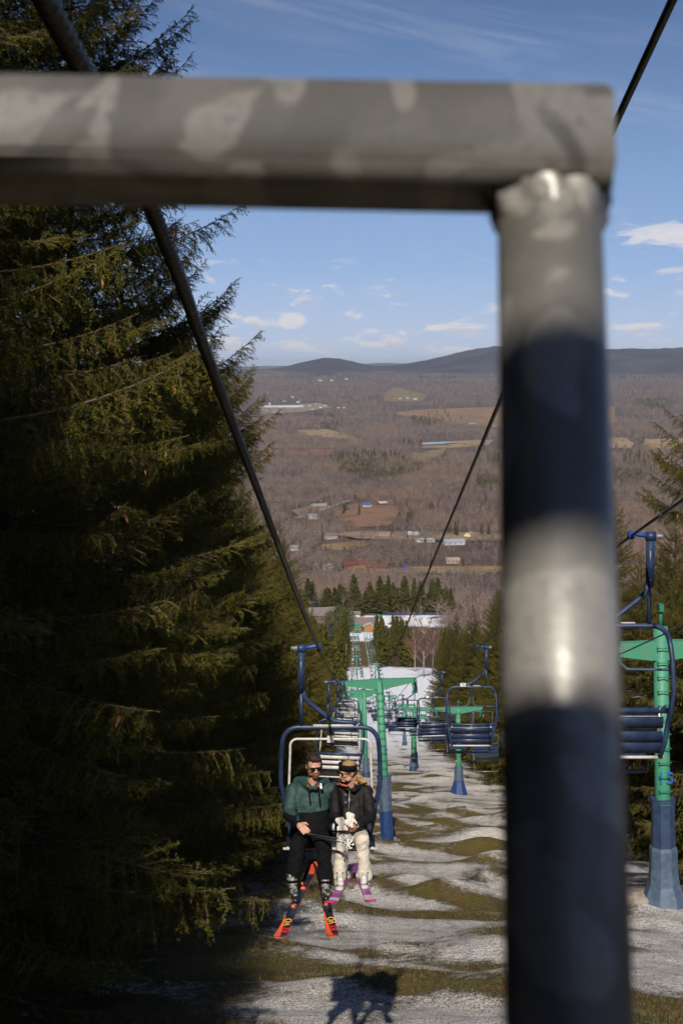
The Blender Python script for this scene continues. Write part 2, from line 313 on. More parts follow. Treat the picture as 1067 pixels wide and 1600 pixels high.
# valley: where a pixel's ray meets the valley floor
def V(px, py, z=-231.0):
    u = U(px, py, 1.0); t = z/u.z
    for _ in range(14):
        zz = gz0(u.x*t, u.y*t); t += 0.7*(zz/u.z-t) if zz/u.z > 0 else 0
    return Vector((u.x*t, u.y*t, gz0(u.x*t, u.y*t)))
FIELDS = [  # outline in the photograph, colour
 ([(612, 645), (660, 640), (775, 636), (960, 636), (960, 664), (770, 668), (700, 664)], (0.30, 0.185, 0.095)),
 ([(643, 692), (700, 690), (772, 687), (762, 696), (700, 701), (652, 700)], (0.36, 0.25, 0.14)),
 ([(580, 893), (640, 887), (800, 886), (1067, 884), (1067, 897), (760, 897), (640, 899)], (0.30, 0.205, 0.10)),
 ([(523, 799), (560, 786), (612, 782), (624, 800), (610, 822), (560, 826), (520, 815)], (0.24, 0.135, 0.085)),
 ([(505, 852), (570, 846), (580, 853), (540, 862), (498, 861)], (0.31, 0.20, 0.10)),
 ([(945, 684), (975, 684), (990, 694), (985, 701), (945, 701)], (0.42, 0.29, 0.165)),
 ([(998, 687), (1067, 686), (1067, 701), (1010, 703)], (0.40, 0.27, 0.15)),
 ([(464, 673), (510, 671), (545, 680), (570, 690), (520, 687), (470, 680)], (0.37, 0.27, 0.15)),
 ([(600, 618), (616, 616), (668, 619), (660, 628), (600, 628)], (0.24, 0.18, 0.085)),
 ([(945, 583), (1067, 577), (1067, 581), (945, 588)], (0.36, 0.27, 0.17)),
 ([(445, 706), (520, 703), (520, 714), (445, 716)], (0.24, 0.13, 0.085)),
 ([(640, 712), (700, 700), (690, 712), (660, 722), (645, 722)], (0.27, 0.20, 0.11)),
 ([(500, 905), (560, 884), (640, 897), (620, 905), (560, 907)], (0.26, 0.17, 0.09)),
 ([(520, 838), (560, 832), (780, 836), (950, 842), (950, 848), (740, 848), (560, 845)], (0.28, 0.20, 0.13)),
 ([(405, 636), (500, 630), (520, 637), (470, 645), (405, 648)], (0.30, 0.235, 0.18)),
 ([(455, 800), (512, 788), (512, 795), (470, 812)], (0.30, 0.20, 0.12)),
]
FPOLY = [[V(*p) for p in f] for f, c in FIELDS]
def drape(poly, name, m, lift=1.0, sub=None, **k):
    xs = [p.x for p in poly]; ys = [p.y for p in poly]; bm = bmesh.new(); vs = [bm.verts.new((p.x, p.y, 0)) for p in poly]; bm.faces.new(vs)
    bmesh.ops.triangulate(bm, faces=bm.faces[:])
    st = max(max(xs)-min(xs), max(ys)-min(ys))/14
    for _ in range(4):
        es = [e for e in bm.edges if e.calc_length() > st]
        if es: bmesh.ops.subdivide_edges(bm, edges=es, cuts=1); bmesh.ops.triangulate(bm, faces=bm.faces[:])
    x = np.array([v.co.x for v in bm.verts]); y = np.array([v.co.y for v in bm.verts]); z = H0(x, y)+lift
    for v, q in zip(bm.verts, z): v.co.z = q
    for f in bm.faces:
        f.smooth = True
        if f.normal.z < 0: f.normal_flip()
    me = bpy.data.meshes.new(name); bm.to_mesh(me); bm.free(); me.materials.append(m); return top(name, me, kind='structure', **k)
for i, (pl, (f, c)) in enumerate(zip(FPOLY, FIELDS)):
    drape(pl, 'field', mat('dry_field_%d' % i, c, 0.95, c2=tuple(k*0.66 for k in c), scale=0.02, lo=0.42, hi=0.6, spec=0.1), lift=1.0+0.15*i)
drape([V(*p) for p in [(648, 695), (690, 692), (715, 693.5), (690, 696), (655, 697)]], 'pond', mat('pond_water', (0.30, 0.34, 0.40), 0.15), lift=4.0)
def inpoly(x, y, P):
    r = np.zeros(x.shape, bool); n = len(P)
    for i in range(n):
        a, b = P[i], P[(i+1) % n]; c = ((a.y > y) != (b.y > y)); r ^= c & (x < (b.x-a.x)*(y-a.y)/((b.y-a.y) or 1e-9)+a.x)
    return r
# road across the valley and the lane past the lower lawn
RM = mat('road_asphalt', (0.30, 0.28, 0.28), 0.9, var=0.2, scale=0.1)
for pts, wd in (([(440, 824), (480, 808), (523, 793), (545, 786)], 9), ([(590, 897), (640, 899.5), (700, 898), (760, 903)], 7)):
    P = [V(*p) for p in pts]; L = []; Rr = []
    for i, p in enumerate(P):
        t = (P[min(i+1, len(P)-1)]-P[max(i-1, 0)]).normalized(); nrm = Vector((-t.y, t.x, 0)); L.append(p+nrm*wd/2); Rr.append(p-nrm*wd/2)
    drape(L+Rr[::-1], 'road', RM, lift=4.5)

# hills on the horizon
def ridge(name, d, prof, depth, seed, c):
    """prof: (px, py) skyline; a solid ridge with a front slope, built at distance d"""
    prof = np.array(prof, float); px = np.linspace(prof[0, 0], prof[-1, 0], 170); py = np.interp(px, prof[:, 0], prof[:, 1]); k = np.ones(9)/9
    py2 = py.copy(); py2[4:-4] = np.convolve(py, k, 'valid'); n = 14; vs = []; 
    for j in range(n):
        s = j/(n-1)
        for i in range(len(px)):
            topp = U(px[i], py2[i], d); rough = (fbm(np.array([px[i]/9+seed]), np.array([j*0.8]), 4)[0]-0.5)
            zb = -75.0; prof_s = math.sin(min(s/0.72, 1)*math.pi/2)**1.5 if s < 0.72 else math.cos((s-0.72)/0.28*math.pi/2)
            h = (topp.z-zb)*prof_s; vs.append((topp.x*(1+(s-0.72)*depth/d), topp.y+(s-0.72)*depth, zb+h*(1+0.10*rough)))
    m = len(px); fs = [(j*m+i, j*m+i+1, (j+1)*m+i+1, (j+1)*m+i) for j in range(n-1) for i in range(m-1)]
    return top(name, np_mesh(name, vs, fs, [mat(name+'_wood', c, 0.95, c2=tuple(q*0.5 for q in c), scale=0.002, lo=0.42, hi=0.58, spec=0.05)], smooth=True), kind='structure')
ridge('hills', 26000, [(180, 572), (330, 573), (560, 570), (585, 566), (640, 568), (760, 571), (900, 566), (1300, 570)], 4000, 3, (0.09, 0.085, 0.10))
ridge('hills', 15000, [(250, 576), (400, 577), (432, 576), (455, 572), (478, 564), (500, 558.5), (520, 557), (540, 561), (565, 569.5), (590, 573), (625, 570), (665, 563), (700, 555), (735, 546), (770, 541), (830, 537), (890, 541), (945, 546), (1000, 545), (1067, 543), (1150, 546), (1350, 572)], 4500, 9, (0.060, 0.048, 0.066))
# ------------------------------------------------------------ vegetation
def needle_mesh(name, seed, L, lat_step, sub_step, dens, nl, nw, weep, cones=3, lat_k=0.24, sub_l=(0.07, 0.17), wood=0.007, m_needle='needles'):
    r = np.random.RandomState(seed); segs = []; wv = MB(); t = np.linspace(0, 1, 15)
    bend = r.uniform(-.10, .10)
    ax = np.stack([L*t, L*bend*t*t, L*(-0.20*t+0.26*t**2.2)], 1)
    wv.tube(ax, [max(wood*2.3*(1-q)+0.003, 0.003) for q in t], 4, 1, False)
    def at(q):
        k = min(int(q*14), 13); f = q*14-k; return ax[k]*(1-f)+ax[k+1]*f, (ax[k+1]-ax[k])/np.linalg.norm(ax[k+1]-ax[k])
    segs += [(ax[k], ax[k+1]) for k in range(4, 14)]
    q = 0.10; side = 1
    while q < 0.985:
        p, d = at(q); side = -side; ln = (L*lat_k*(1-q)**0.55+0.06*L**0.5)*r.uniform(.6, 1.15)
        if q < .3: ln *= 0.5+q
        dr = d*r.uniform(.4, .8)+np.array([0, side, 0])*r.uniform(.7, 1.0)+np.array([0, 0, r.uniform(-.25, .25)]); dr /= np.linalg.norm(dr)
        n = max(3, int(ln/0.09)); st = ln/n; pts = [p]; g = weep*r.uniform(.4, 1.6)*0.09/st*st*9
        for i in range(n):
            dr = dr+np.array([0, 0, -g*0.22])+r.normal(0, .05, 3); dr /= np.linalg.norm(dr); pts.append(pts[-1]+dr*st)
        wv.tube(pts, [wood*0.6]*len(pts), 3, 1, False, False)
        for i in range(len(pts)-1):
            segs.append((pts[i], pts[i+1])); dd = (pts[i+1]-pts[i])/st; k = r.poisson(st/sub_step)
            for _ in range(k):
                b = pts[i]+dd*st*r.rand(); sdv = dd*r.uniform(.4, 1.)+r.normal(0, .55, 3)+np.array([0, 0, -weep*r.uniform(.2, 1.1)]); sdv /= np.linalg.norm(sdv); l2 = r.uniform(*sub_l)
                mid = b+sdv*l2*.5; e = mid+(sdv+np.array([0, 0, -weep*.6+.08]))/1.15*l2*.5; segs += [(b, mid), (mid, e)]
        q += lat_step/L*r.uniform(.6, 1.3)
    A = np.array([s[0] for s in segs]); B = np.array([s[1] for s in segs]); D = B-A; ln = np.linalg.norm(D, axis=1); cnt = np.maximum(1, r.poisson(ln*dens)); id = np.repeat(np.arange(len(A)), cnt); N = len(id)
    f = r.rand(N, 1); base = A[id]+D[id]*f; dd = D[id]/ln[id][:, None]; rv = r.normal(0, 1, (N, 3)); rv -= dd*(rv*dd).sum(1)[:, None]; rv /= np.linalg.norm(rv, axis=1)[:, None]
    nd = dd*r.uniform(.35, .9, (N, 1))+rv; nd /= np.linalg.norm(nd, axis=1)[:, None]; sv = np.cross(nd, r.normal(0, 1, (N, 3))); sv /= np.linalg.norm(sv, axis=1)[:, None]
    l = nl*r.uniform(.7, 1.2, (N, 1)); v = np.stack([base-sv*nw/2, base+sv*nw/2, base+nd*l], 1).reshape(-1, 3); fc = np.arange(3*N).reshape(-1, 3)
    for c in range(cones):
        s = segs[r.randint(len(segs)//3, len(segs))][1]; wv.lathe([(0.004, 0), (0.014, -.025), (0.016, -.06), (0.010, -.09), (0.003, -.11)], s, 6, 2)
    wf = []; wmi = []
    for face, mi in zip(wv.f, wv.m):
        for k in range(1, len(face)-1): wf.append((face[0], face[k], face[k+1])); wmi.append(mi)
    v = np.concatenate([v, np.array([tuple(p) for p in wv.v])]); fc = np.concatenate([fc, np.array(wf)+3*N]); mi = np.concatenate([np.zeros(N, int), np.array(wmi)])
    return np_mesh(name, v, fc, [M[m_needle], M['twig'], M['cone']], mi)
def proto(name, me): return bpy.data.objects.new(name, me)      # geometry source for the node groups, never linked to the scene
HI = [proto('bough_a%d' % i, needle_mesh('bough_a%d' % i, 20+i, 3.0, 0.062, 0.050, 190, 0.030, 0.0085, [1.2, .9, .6, 1.4][i], [0, 1, 0, 1][i])) for i in range(4)]
HI_S = [proto('bough_b%d' % i, needle_mesh('bough_b%d' % i, 40+i, 1.3, 0.055, 0.05, 190, 0.030, 0.0085, [.6, .35][i], 0)) for i in range(2)]
MD = [proto('bough_c%d' % i, needle_mesh('bough_c%d' % i, 60+i, 3.0, 0.13, 0.11, 70, 0.070, 0.026, [1.1, .6, .9][i], 1, sub_l=(.10, .24), m_needle='needles_far')) for i in range(3)]
def instancer(name, protos):
    ng = bpy.data.node_groups.new(name, 'GeometryNodeTree'); ng.interface.new_socket('Geometry', in_out='INPUT', socket_type='NodeSocketGeometry'); ng.interface.new_socket('Geometry', in_out='OUTPUT', socket_type='NodeSocketGeometry')
    n, l = ng.nodes, ng.links; gi = n.new('NodeGroupInput'); go = n.new('NodeGroupOutput'); iop = n.new('GeometryNodeInstanceOnPoints'); g2i = n.new('GeometryNodeGeometryToInstance')
    for p in protos:
        oi = n.new('GeometryNodeObjectInfo'); oi.inputs['Object'].default_value = p; oi.inputs['As Instance'].default_value = False; l.new(oi.outputs['Geometry'], g2i.inputs[0])
    def att(a, t): k = n.new('GeometryNodeInputNamedAttribute'); k.data_type = t; k.inputs[0].default_value = a; return k.outputs[0]
    e2r = n.new('FunctionNodeEulerToRotation'); l.new(att('rot', 'FLOAT_VECTOR'), e2r.inputs[0])
    l.new(gi.outputs[0], iop.inputs['Points']); l.new(g2i.outputs[0], iop.inputs['Instance']); iop.inputs['Pick Instance'].default_value = True
    l.new(att('idx', 'INT'), iop.inputs['Instance Index']); l.new(e2r.outputs[0], iop.inputs['Rotation']); l.new(att('scl', 'FLOAT'), iop.inputs['Scale']); l.new(iop.outputs[0], go.inputs[0])
    return ng
def points_mesh(name, pos, rot, scl, idx):
    me = bpy.data.meshes.new(name); n = len(pos); me.vertices.add(n); me.vertices.foreach_set('co', np.asarray(pos, np.float32).ravel())
    for a, t, arr, k in (('rot', 'FLOAT_VECTOR', np.asarray(rot, np.float32).ravel(), 'vector'), ('scl', 'FLOAT', np.asarray(scl, np.float32), 'value'), ('idx', 'INT', np.asarray(idx, np.int32), 'value')):
        at = me.attributes.new(a, t, 'POINT'); at.data.foreach_set(k, arr)
    me.update(); return me
G_HI = instancer('boughs_near', HI+HI_S); G_MD = instancer('boughs_mid', MD)
def crown_points(H, Rm, seed, hi, full=1.5, dz=0.36, zlo=0.8, pw=0.7):
    r = np.random.RandomState(seed); P, Rr, S, Ix = [], [], [], []; z = zlo
    while z < H-0.15:
        t = z/H; rad = Rm*min(1, ((1-t)*full))**pw+0.12; nb = r.randint(7, 10) if rad > 0.8 else 5
        if t < .12: rad *= 0.55+3.7*t
        a0 = r.rand()*6.28
        for k in range(nb):
            ln = rad*r.uniform(.72, 1.18); e = (0.62*t*t*1.1-0.05+(-.18 if t < .3 else 0))+r.normal(0, .10)
            if t > .9: e += (t-.9)*5
            P.append((0, 0, z+r.uniform(-.2, .2))); Rr.append((r.normal(0, .18), -e, a0+k*6.283/nb+r.normal(0, .2)))
            if hi and ln < 1.5: Ix.append(len(HI)+r.randint(len(HI_S))); S.append(ln/1.3)
            elif hi: Ix.append(r.randint(len(HI))); S.append(ln/3.0)
            else: Ix.append(r.randint(len(MD))); S.append(ln/3.0)
        z += dz*r.uniform(.75, 1.25)*(0.6+0.4*min(1, rad/2.2))
    P.append((0, 0, H-.5)); Rr.append((0, -1.5, 0)); S.append(.3); Ix.append(0)
    return points_mesh('crown', P, Rr, S, Ix)
def trunk_mesh(H, r0):
    b = MB(); n = 9; b.tube([(0.05*math.sin(k*1.3), 0.05*math.cos(k*2.1), -0.6+(H+.5)*k/n) for k in range(n+1)], [r0*(1-k/n)**0.9*(1.35 if k == 0 else 1)+.012 for k in range(n+1)], 9); return b.mesh('trunk', M['bark'])
# a far spruce: one shared crown mesh of many small sprays
def spruce_far_mesh(seed, H=18, Rm=3.2):
    r = np.random.RandomState(seed); vs = []; z = 1.6
    while z < H:
        t = z/H; rad = Rm*(1-t)**0.8+.15
        for k in range(r.randint(6, 9)):
            a = r.rand()*6.283; ln = rad*r.uniform(.6, 1.15); d = np.array([math.cos(a), math.sin(a), 0]); s = np.array([-d[1], d[0], 0])
            for j in range(6):
                f = (j+r.rand()*.9)/6; p = d*ln*f+np.array([0, 0, z-0.16*ln*f+0.12*ln*f*f+r.normal(0, .1)]); w_ = (0.22+.13*ln*(1-f*.5))*r.uniform(.7, 1.5); o = r.normal(0, .6, 3)
                vs += [p-s*w_+o*.12, p+s*w_-o*.1, p+d*(w_*1.3)+np.array([0, 0, -w_*r.uniform(.4, 1.5)])+o*.15]
        z += .40*r.uniform(.8, 1.2)
    vs += [np.array([-.12, 0, H-.9]), np.array([.12, 0, H-.9]), np.array([0, 0, H+.3])]
    return np_mesh('crown', vs, np.arange(len(vs)).reshape(-1, 3), [M['needles_far']])
FAR = [spruce_far_mesh(90+i, 18, [3.1, 2.6, 3.6][i]) for i in range(3)]; FAR_TR = trunk_mesh(18, .22)
def spruce(x, y, Ht, Rm, seed, lod, label, group, **k):
    z = gz0(x, y); o = empty('spruce_tree', (x, y, z-0.1), label, 'tree', group, rot=(0, 0, seed*1.7 % 6.28))
    if lod < 2:
        child('trunk', trunk_mesh(Ht, 0.011*Ht+.05), o); c = child('crown', crown_points(Ht, Rm, seed, lod == 0, **k), o); c['kind'] = 'stuff'
        md = c.modifiers.new('boughs', 'NODES'); md.node_group = G_HI if lod == 0 else G_MD
    else:
        child('trunk', FAR_TR, o); child('crown', FAR[seed % 3], o); o.scale = (Rm/3.2, Rm/3.2, Ht/18)
    return o
# left edge of the run, nearest first
near_left = [  # x, y, height, radius, detail
 (-5.3, 15.5, 23, 3.6, 0), (-4.9, 20.5, 21.5, 3.4, 0), (-4.7, 25.0, 17.5, 3.4, 0), (-8.6, 18.0, 23, 3.6, 0), (-4.6, 30.0, 15.0, 3.2, 0), (-8.8, 26.5, 21, 3.4, 0), (-4.7, 35.5, 14.6, 3.2, 0), (-4.5, 41.0, 16, 3.1, 0), (-8.4, 35.0, 19, 3.2, 0), (-6.8, 10.5, 22, 3.3, 0), (-4.5, 47.0, 17, 3.2, 1)]
for i, (x, y, h_, r_, lod) in enumerate(near_left):
    spruce(x, y, h_, r_, 100+i, lod, 'tall dark drooping spruce filling the left side, %s nearest the camera' % nth(i+1), 'spruces along the left edge of the run')
k = 0
for y in np.arange(52.5, 176, 5.4):
    k += 1; spruce(XL(y)-3.0+rnd.uniform(-.4, .3), y, rnd.uniform(15, 19.5), 3.1, 140+k, 1, 'sunlit spruce in the left tree line, %s beyond the dark near ones' % nth(k), 'spruces along the left edge of the run')
for y in np.arange(182, 860, 12.5):
    k += 1; spruce(XL(y)-3.2+rnd.uniform(-1, .6), y+rnd.uniform(-2, 2), rnd.uniform(14, 20), 3.5, 140+k, 2, 'small far spruce in the left tree line, %s beyond the dark near ones' % nth(k) if k < 100 else 'tiny far spruce at the lower end of the left tree line', 'spruces along the left edge of the run')
k = 0
for y in np.arange(56, 190, 16):
    k += 1; spruce(XL(y)-9.5+rnd.uniform(-1.5, 1.5), y, rnd.uniform(16, 21), 3.6, 300+k, 2, 'spruce behind the left tree line, %s down the slope in the back row' % nth(k), 'spruces behind the left tree line')
# uphill of the frame, on the same edge: they shade the dark trees
for i, (x, y, h_) in enumerate([(-6.2, 6.0, 14.5), (-9.6, 7.5, 19), (-5.7, 1.0, 18), (-5.7, -5, 21), (-6.0, -12, 23), (-7.4, -3, 23), (-7.3, -7, 22), (-7.6, -13, 23), (-7.6, -20, 23), (-12, 1, 22), (-12, -8, 24), (-12, -18, 24), (-12, 9, 23), (-8.5, -28, 24), (-13, -28, 24)]):
    spruce(x, y, h_, 3.5, 400+i, 1, 'tall spruce uphill behind the camera on the left, %s from the frame' % nth(i+1), 'spruces uphill of the frame')
# right edge of the run
right = [(11.0, 37, 14.0, 2.9, 0), (13.2, 43, 15, 3.2, 1), (15.5, 40, 18, 3.4, 1), (12.6, 50, 11.5, 2.9, 1), (15.0, 53, 14, 3.2, 1), (12.4, 58, 12.5, 2.6, 1), (15, 63, 15, 3.2, 1), (13.0, 69, 13, 3.0, 1), (18, 50, 16, 3.4, 1), (18.5, 60, 16, 3.4, 1)]
for i, (x, y, h_, r_, lod) in enumerate(right):
    spruce(x, y, h_, r_, 450+i, lod, 'dark spruce right of the grey post, %s nearest the camera' % nth(i+1), 'spruces along the right edge of the run')
k = 0
for y in list(np.arange(76, 205, 7.0)):
    for off in (0, 6.5):
        k += 1; spruce(X2(y)+6.2+off+rnd.uniform(-1, 1.2), y+rnd.uniform(-2, 2), rnd.uniform(13.5, 19), 3.3, 500+k, 1, 'yellow-green spruce left of the grey post, %s in the right tree line' % nth(k), 'spruces along the right edge of the run')
k = 0
for y in np.arange(300, 830, 13):
    for off in (0, 9.5):
        k += 1; x = X2(y)+(6 if y > 575 else 27)+off+rnd.uniform(-2, 2)
        spruce(x, y+rnd.uniform(-4, 4), rnd.uniform(14, 19), 3.3, 600+k, 2, 'small far spruce right of the lower lift line, %s down the slope' % nth(k) if k < 100 else 'tiny far spruce beside the lowest part of the lift line', 'far spruces right of the lift line')
# the spruce stand behind the base station
k = 0
for px in np.arange(476, 704, 7.0):
    for row in range(2):
        if (470 < px < 548 and row == 0) or rnd.random() < .2: continue
        k += 1; d = 1062+row*26+rnd.uniform(-12, 12)+(30 if px < 560 else 0); p = U(px+rnd.uniform(-4, 4), 960, d)
        spruce(p.x, p.y, rnd.uniform(13, 28), rnd.uniform(5, 8.5), 800+k, 2, 'spruce in the stand behind the base station, %s from the left' % nth(k) if k < 100 else 'spruce at the right end of the stand behind the base station', 'spruce stand behind the base station')
# round pine left of the base station
def pine(px, d, hgt, rad, label):
    p = U(px, 960, d); o = empty('pine_tree', (p.x, p.y, gz0(p.x, p.y)-.2), label, 'tree'); child('trunk', trunk_mesh(hgt*.8, .4), o); r = np.random.RandomState(3); N = 5200
    u = r.normal(0, 1, (N, 3)); u /= np.linalg.norm(u, axis=1)[:, None]; cl = r.normal(0, 1, (40, 3)); cl /= np.linalg.norm(cl, axis=1)[:, None]; lump = np.max(u@cl.T, 1); q = (.55+.45*r.rand(N)**.5)*(.62+.42*smooth01(lump, .8, .99))
    c = u*q[:, None]*np.array([rad, rad, hgt*.45])+np.array([0, 0, hgt*.56]); a = r.normal(0, 1, (N, 3)); b = r.normal(0, 1, (N, 3)); v = np.stack([c-a*.22, c+a*.22, c+b*.5], 1).reshape(-1, 3)
    child('crown', np_mesh('crown', v, np.arange(3*N).reshape(-1, 3), [M['pine']]), o)
pine(531, 880, 22, 10, 'broad round pine left of the base station'); 
# bare deciduous trees
def bare_mesh(name, seed, Ht, n_twig, w_twig, spread=.32):
    r = np.random.RandomState(seed); b = MB(); tips = []
    b.tube([(0, 0, -.5), (r.normal(0, .1), r.normal(0, .1), Ht*.45), (r.normal(0, .3), r.normal(0, .3), Ht*.9)], [.016*Ht, .011*Ht, .003*Ht], 4, 1, False)
    for i in range(16):
        z = Ht*r.uniform(.22, .8); a = r.rand()*6.283; ln = Ht*spread*r.uniform(.6, 1.25)*(1.1-.5*z/Ht); d = np.array([math.cos(a), math.sin(a), r.uniform(.7, 1.6)]); d /= np.linalg.norm(d); p = np.array([0, 0, z]); m = p+d*ln*.55+r.normal(0, .2, 3); e = m+(d+np.array([0, 0, .3]))*ln*.5
        b.tube([p, m, e], [.0055*Ht, .004*Ht, .001*Ht], 3, 1, False, False); tips += [(m, d), (e, d), ((p+m)/2, d), ((m+e)/2, d)]
    vs = [np.array(q) for q in b.v]; fs = []; mi = []
    for f_, m_ in zip(b.f, b.m):
        for k_ in range(1, len(f_)-1): fs.append((f_[0], f_[k_], f_[k_+1])); mi.append(m_)
    for i in range(n_twig):
        p, d = tips[r.randint(len(tips))]; t = d*.8+r.normal(0, .6, 3)+np.array([0, 0, .35]); t /= np.linalg.norm(t); l_ = Ht*r.uniform(.06, .15); s = np.cross(t, r.normal(0, 1, 3)); s /= np.linalg.norm(s); k_ = len(vs)
        vs += [p-s*w_twig, p+s*w_twig, p+t*l_]; fs.append((k_, k_+1, k_+2)); mi.append(0)
    return np_mesh(name, vs, fs, [M['bare'], M['bare_trunk']], mi)
for i, (px, py, d, h_) in enumerate([(662, 1060, 520, 21), (648, 1050, 560, 18), (676, 1040, 540, 19), (739, 965, 560, 15), (750, 985, 500, 14), (722, 950, 600, 14)]):
    p = U(px, py, d); o = empty('bare_tree', (p.x, p.y, gz0(p.x, p.y)), 'leafless brown tree on the far slope between the green spruces, %s nearest' % nth(i+1), 'tree', 'leafless trees on the run edge')
    me = bare_mesh('crown', 30+i, h_, 1500, .035, .36); child('crown', me, o); child('trunk', trunk_mesh(h_*.4, .2), o)
BARE = [proto('bare_%d' % i, bare_mesh('bare_%d' % i, 50+i, 1.0, 130, .006, [.30, .36, .26, .4][i])) for i in range(4)]
G_BARE = instancer('bare_wood', BARE); FARP = [proto('conifer_%d' % i, FAR[i]) for i in range(3)]; G_CON = instancer('conifer_wood', FARP)
ACCENT_CLEAR = []       # filled below with house plots
def scatter(n, d0, d1, p0, p1, seed, power=1.0):
    r = np.random.RandomState(seed); d = np.sqrt(r.rand(n)*(d1*d1-d0*d0)+d0*d0); px = r.uniform(p0, p1, n); return (px-533.5)/F*d, d
# ------------------------------------------------------------ houses of the valley and the base station
CLEAR = []
HM = {}
def hm(c, rough=.8):
    if c not in HM: HM[c] = mat('house_paint_%d' % len(HM), c, rough, var=.15, scale=.5, spec=.2)
    return HM[c]
GLASS = mat('window_glass', (.03, .035, .045), .1)
def house(p, wd, dp, ht, wallc, roofc, rz, label, name='house', pitch=.32, windows=3, chimney=False, cat='house', group='buildings of the valley'):
    o = empty(name, p, label, cat, group, (0, 0, R(rz))); w2, d2 = wd/2, dp/2; rh = d2*pitch*2; b = MB()
    b.add([(-w2, -d2, -2), (w2, -d2, -2), (w2, d2, -2), (-w2, d2, -2), (-w2, -d2, ht), (w2, -d2, ht), (w2, d2, ht), (-w2, d2, ht), (-w2, 0, ht+rh), (w2, 0, ht+rh)], [(0, 1, 5, 4), (1, 2, 6, 9, 5), (2, 3, 7, 6), (3, 0, 4, 8, 7)])
    wl_ = child('wall', b.mesh('wall', hm(wallc)), o); e = .5; b = MB(); k = rh/d2*(d2+e)-rh
    for s in (-1, 1):
        q = [(-w2-e, s*(d2+e), ht-k), (w2+e, s*(d2+e), ht-k), (w2+e, 0, ht+rh), (-w2-e, 0, ht+rh)]; b.add([(x, y, z+.04) for x, y, z in q]+[(x, y, z+.34) for x, y, z in q], [(0, 1, 2, 3), (4, 5, 6, 7), (0, 1, 5, 4), (1, 2, 6, 5), (0, 3, 7, 4)])
    rf = child('roof', b.mesh('roof', hm(roofc)), o)
    if chimney: c = MB(); c.box((w2*.4, d2*.2, ht+rh*.8+.7), (.8, .8, 1.8)); child('chimney', c.mesh('chimney', hm((.25, .12, .09))), rf)
    if windows:
        wm = MB(); wm.box((0, 0, 0), (1.3, .12, 1.3)); wm = wm.mesh('window', GLASS)
        for i in range(windows): child('window', wm, o, (-w2+wd*(i+.8)/(windows+.6), -d2-.02, ht*.58))
        dm = MB(); dm.box((0, 0, 0), (1.1, .12, 2.1)); child('door', dm.mesh('door', hm((.12, .07, .05))), o, (w2-.9, -d2-.02, .95))
    CLEAR.append((p[0], p[1], max(wd, dp)/2)); return o
W, GR, RD, BRN, BLU, CRM, TAN = (.60, .58, .55), (.36, .37, .40), (.20, .05, .04), (.17, .10, .07), (.05, .12, .42), (.72, .62, .36), (.42, .33, .24)
def vb(px, py):
    p = V(px, py); p.z = gz0(p.x, p.y); return p
for px, py, wd, dp, ht, wc, rc, rz, lab in [
 (491, 811, 16, 10, 5, W, (.24, .23, .24), 38, 'white two-storey farmhouse beside the pale valley road'), (498, 794, 26, 11, 4, (.5, .5, .45), (.27, .28, .25), 22, 'long grey-green roofed barn above the white farmhouse'),
 (574, 793, 13, 9, 4.5, W, BLU, -30, 'white house with a bright blue roof at the field edge'), (597, 790, 15, 9, 4.5, RD, (.40, .38, .40), 28, 'red house with a pale grey roof beside the blue-roofed one'),
 (603, 840, 17, 9, 4, (.66, .60, .52), (.30, .19, .13), 24, 'cream house with a tan brown roof in mid valley'), (646, 839, 15, 9, 4.5, (.6, .6, .6), (.40, .41, .44), -28, 'house with a pale grey metal roof in mid valley'),
 (656, 847, 9, 7, 3.2, W, (.28, .28, .28), 42, 'small white shed, left one of two below the grey-roofed house'), (673, 847, 9, 7, 3.2, W, (.32, .32, .32), -35, 'small white shed, right one of two below the grey-roofed house'),
 (709, 851, 28, 11, 4, (.5, .52, .56), (.30, .32, .36), 14, 'long blue-grey building left of the grey post'), (733, 841, 14, 10, 5.5, CRM, (.30, .26, .23), 62, 'cream gabled house against the bare wood'),
 (517, 842, 16, 10, 5, (.40, .36, .33), (.17, .14, .13), 30, 'grey-brown house with several gables below the farm'), (548, 887, 18, 10, 4.5, RD, (.13, .05, .04), 10, 'dark red lodge building left of the swimming pool'),
 (589, 890, 24, 10, 4, (.16, .06, .045), (.14, .06, .05), -3, 'long dark red building right of the swimming pool'), (566, 886, 13, 9, 5, (.22, .10, .08), (.16, .07, .05), 24, 'dark red house between the two red buildings'),
 (707, 880, 16, 9, 4, (.36, .27, .20), (.34, .26, .20), 0, 'open brown timber barn at the edge of the lawn'), (460, 860, 11, 8, 4, W, (.25, .25, .26), 30, 'white house half hidden by the left spruces'), (511, 890, 12, 8, 4, (.6, .58, .55), (.24, .22, .21), 40, 'pale house left of the red lodge')]:
    house(vb(px, py), wd, dp, ht, wc, rc, rz, lab, chimney=wd < 18)
house(vb(443, 637), 215, 40, 9, (.55, .57, .62), (.42, .47, .56), 3, 'very long pale blue-grey hall in the far village', name='factory_hall', windows=0, pitch=.12, cat='building')
far_spots = [(494, 633), (501, 638), (508, 635), (484, 635), (529, 638), (537, 638), (427, 645), (444, 628), (418, 643), (438, 645), (488, 641), (466, 629), (421, 632), (500, 614), (518, 614), (541, 613), (457, 622), (625, 624), (637, 623), (649, 625), (595, 571), (1043, 584), (1052, 583.5), (1061, 583), (947, 601), (735, 663), (742, 663)]
for i, (px, py) in enumerate(far_spots):
    p = vb(px, py); s = p.y/1000*1.1; house(p, s*rnd.uniform(1.5, 2.6), s*1.2, s*rnd.uniform(.6, .9), rnd.choice([W, W, (.6, .55, .5), TAN]), rnd.choice([(.3, .3, .32), (.2, .18, .18), (.34, .31, .3)]), rnd.uniform(-50, 50), 'tiny pale house of the far village, %s of the scattered ones' % nth(i+1), windows=0)
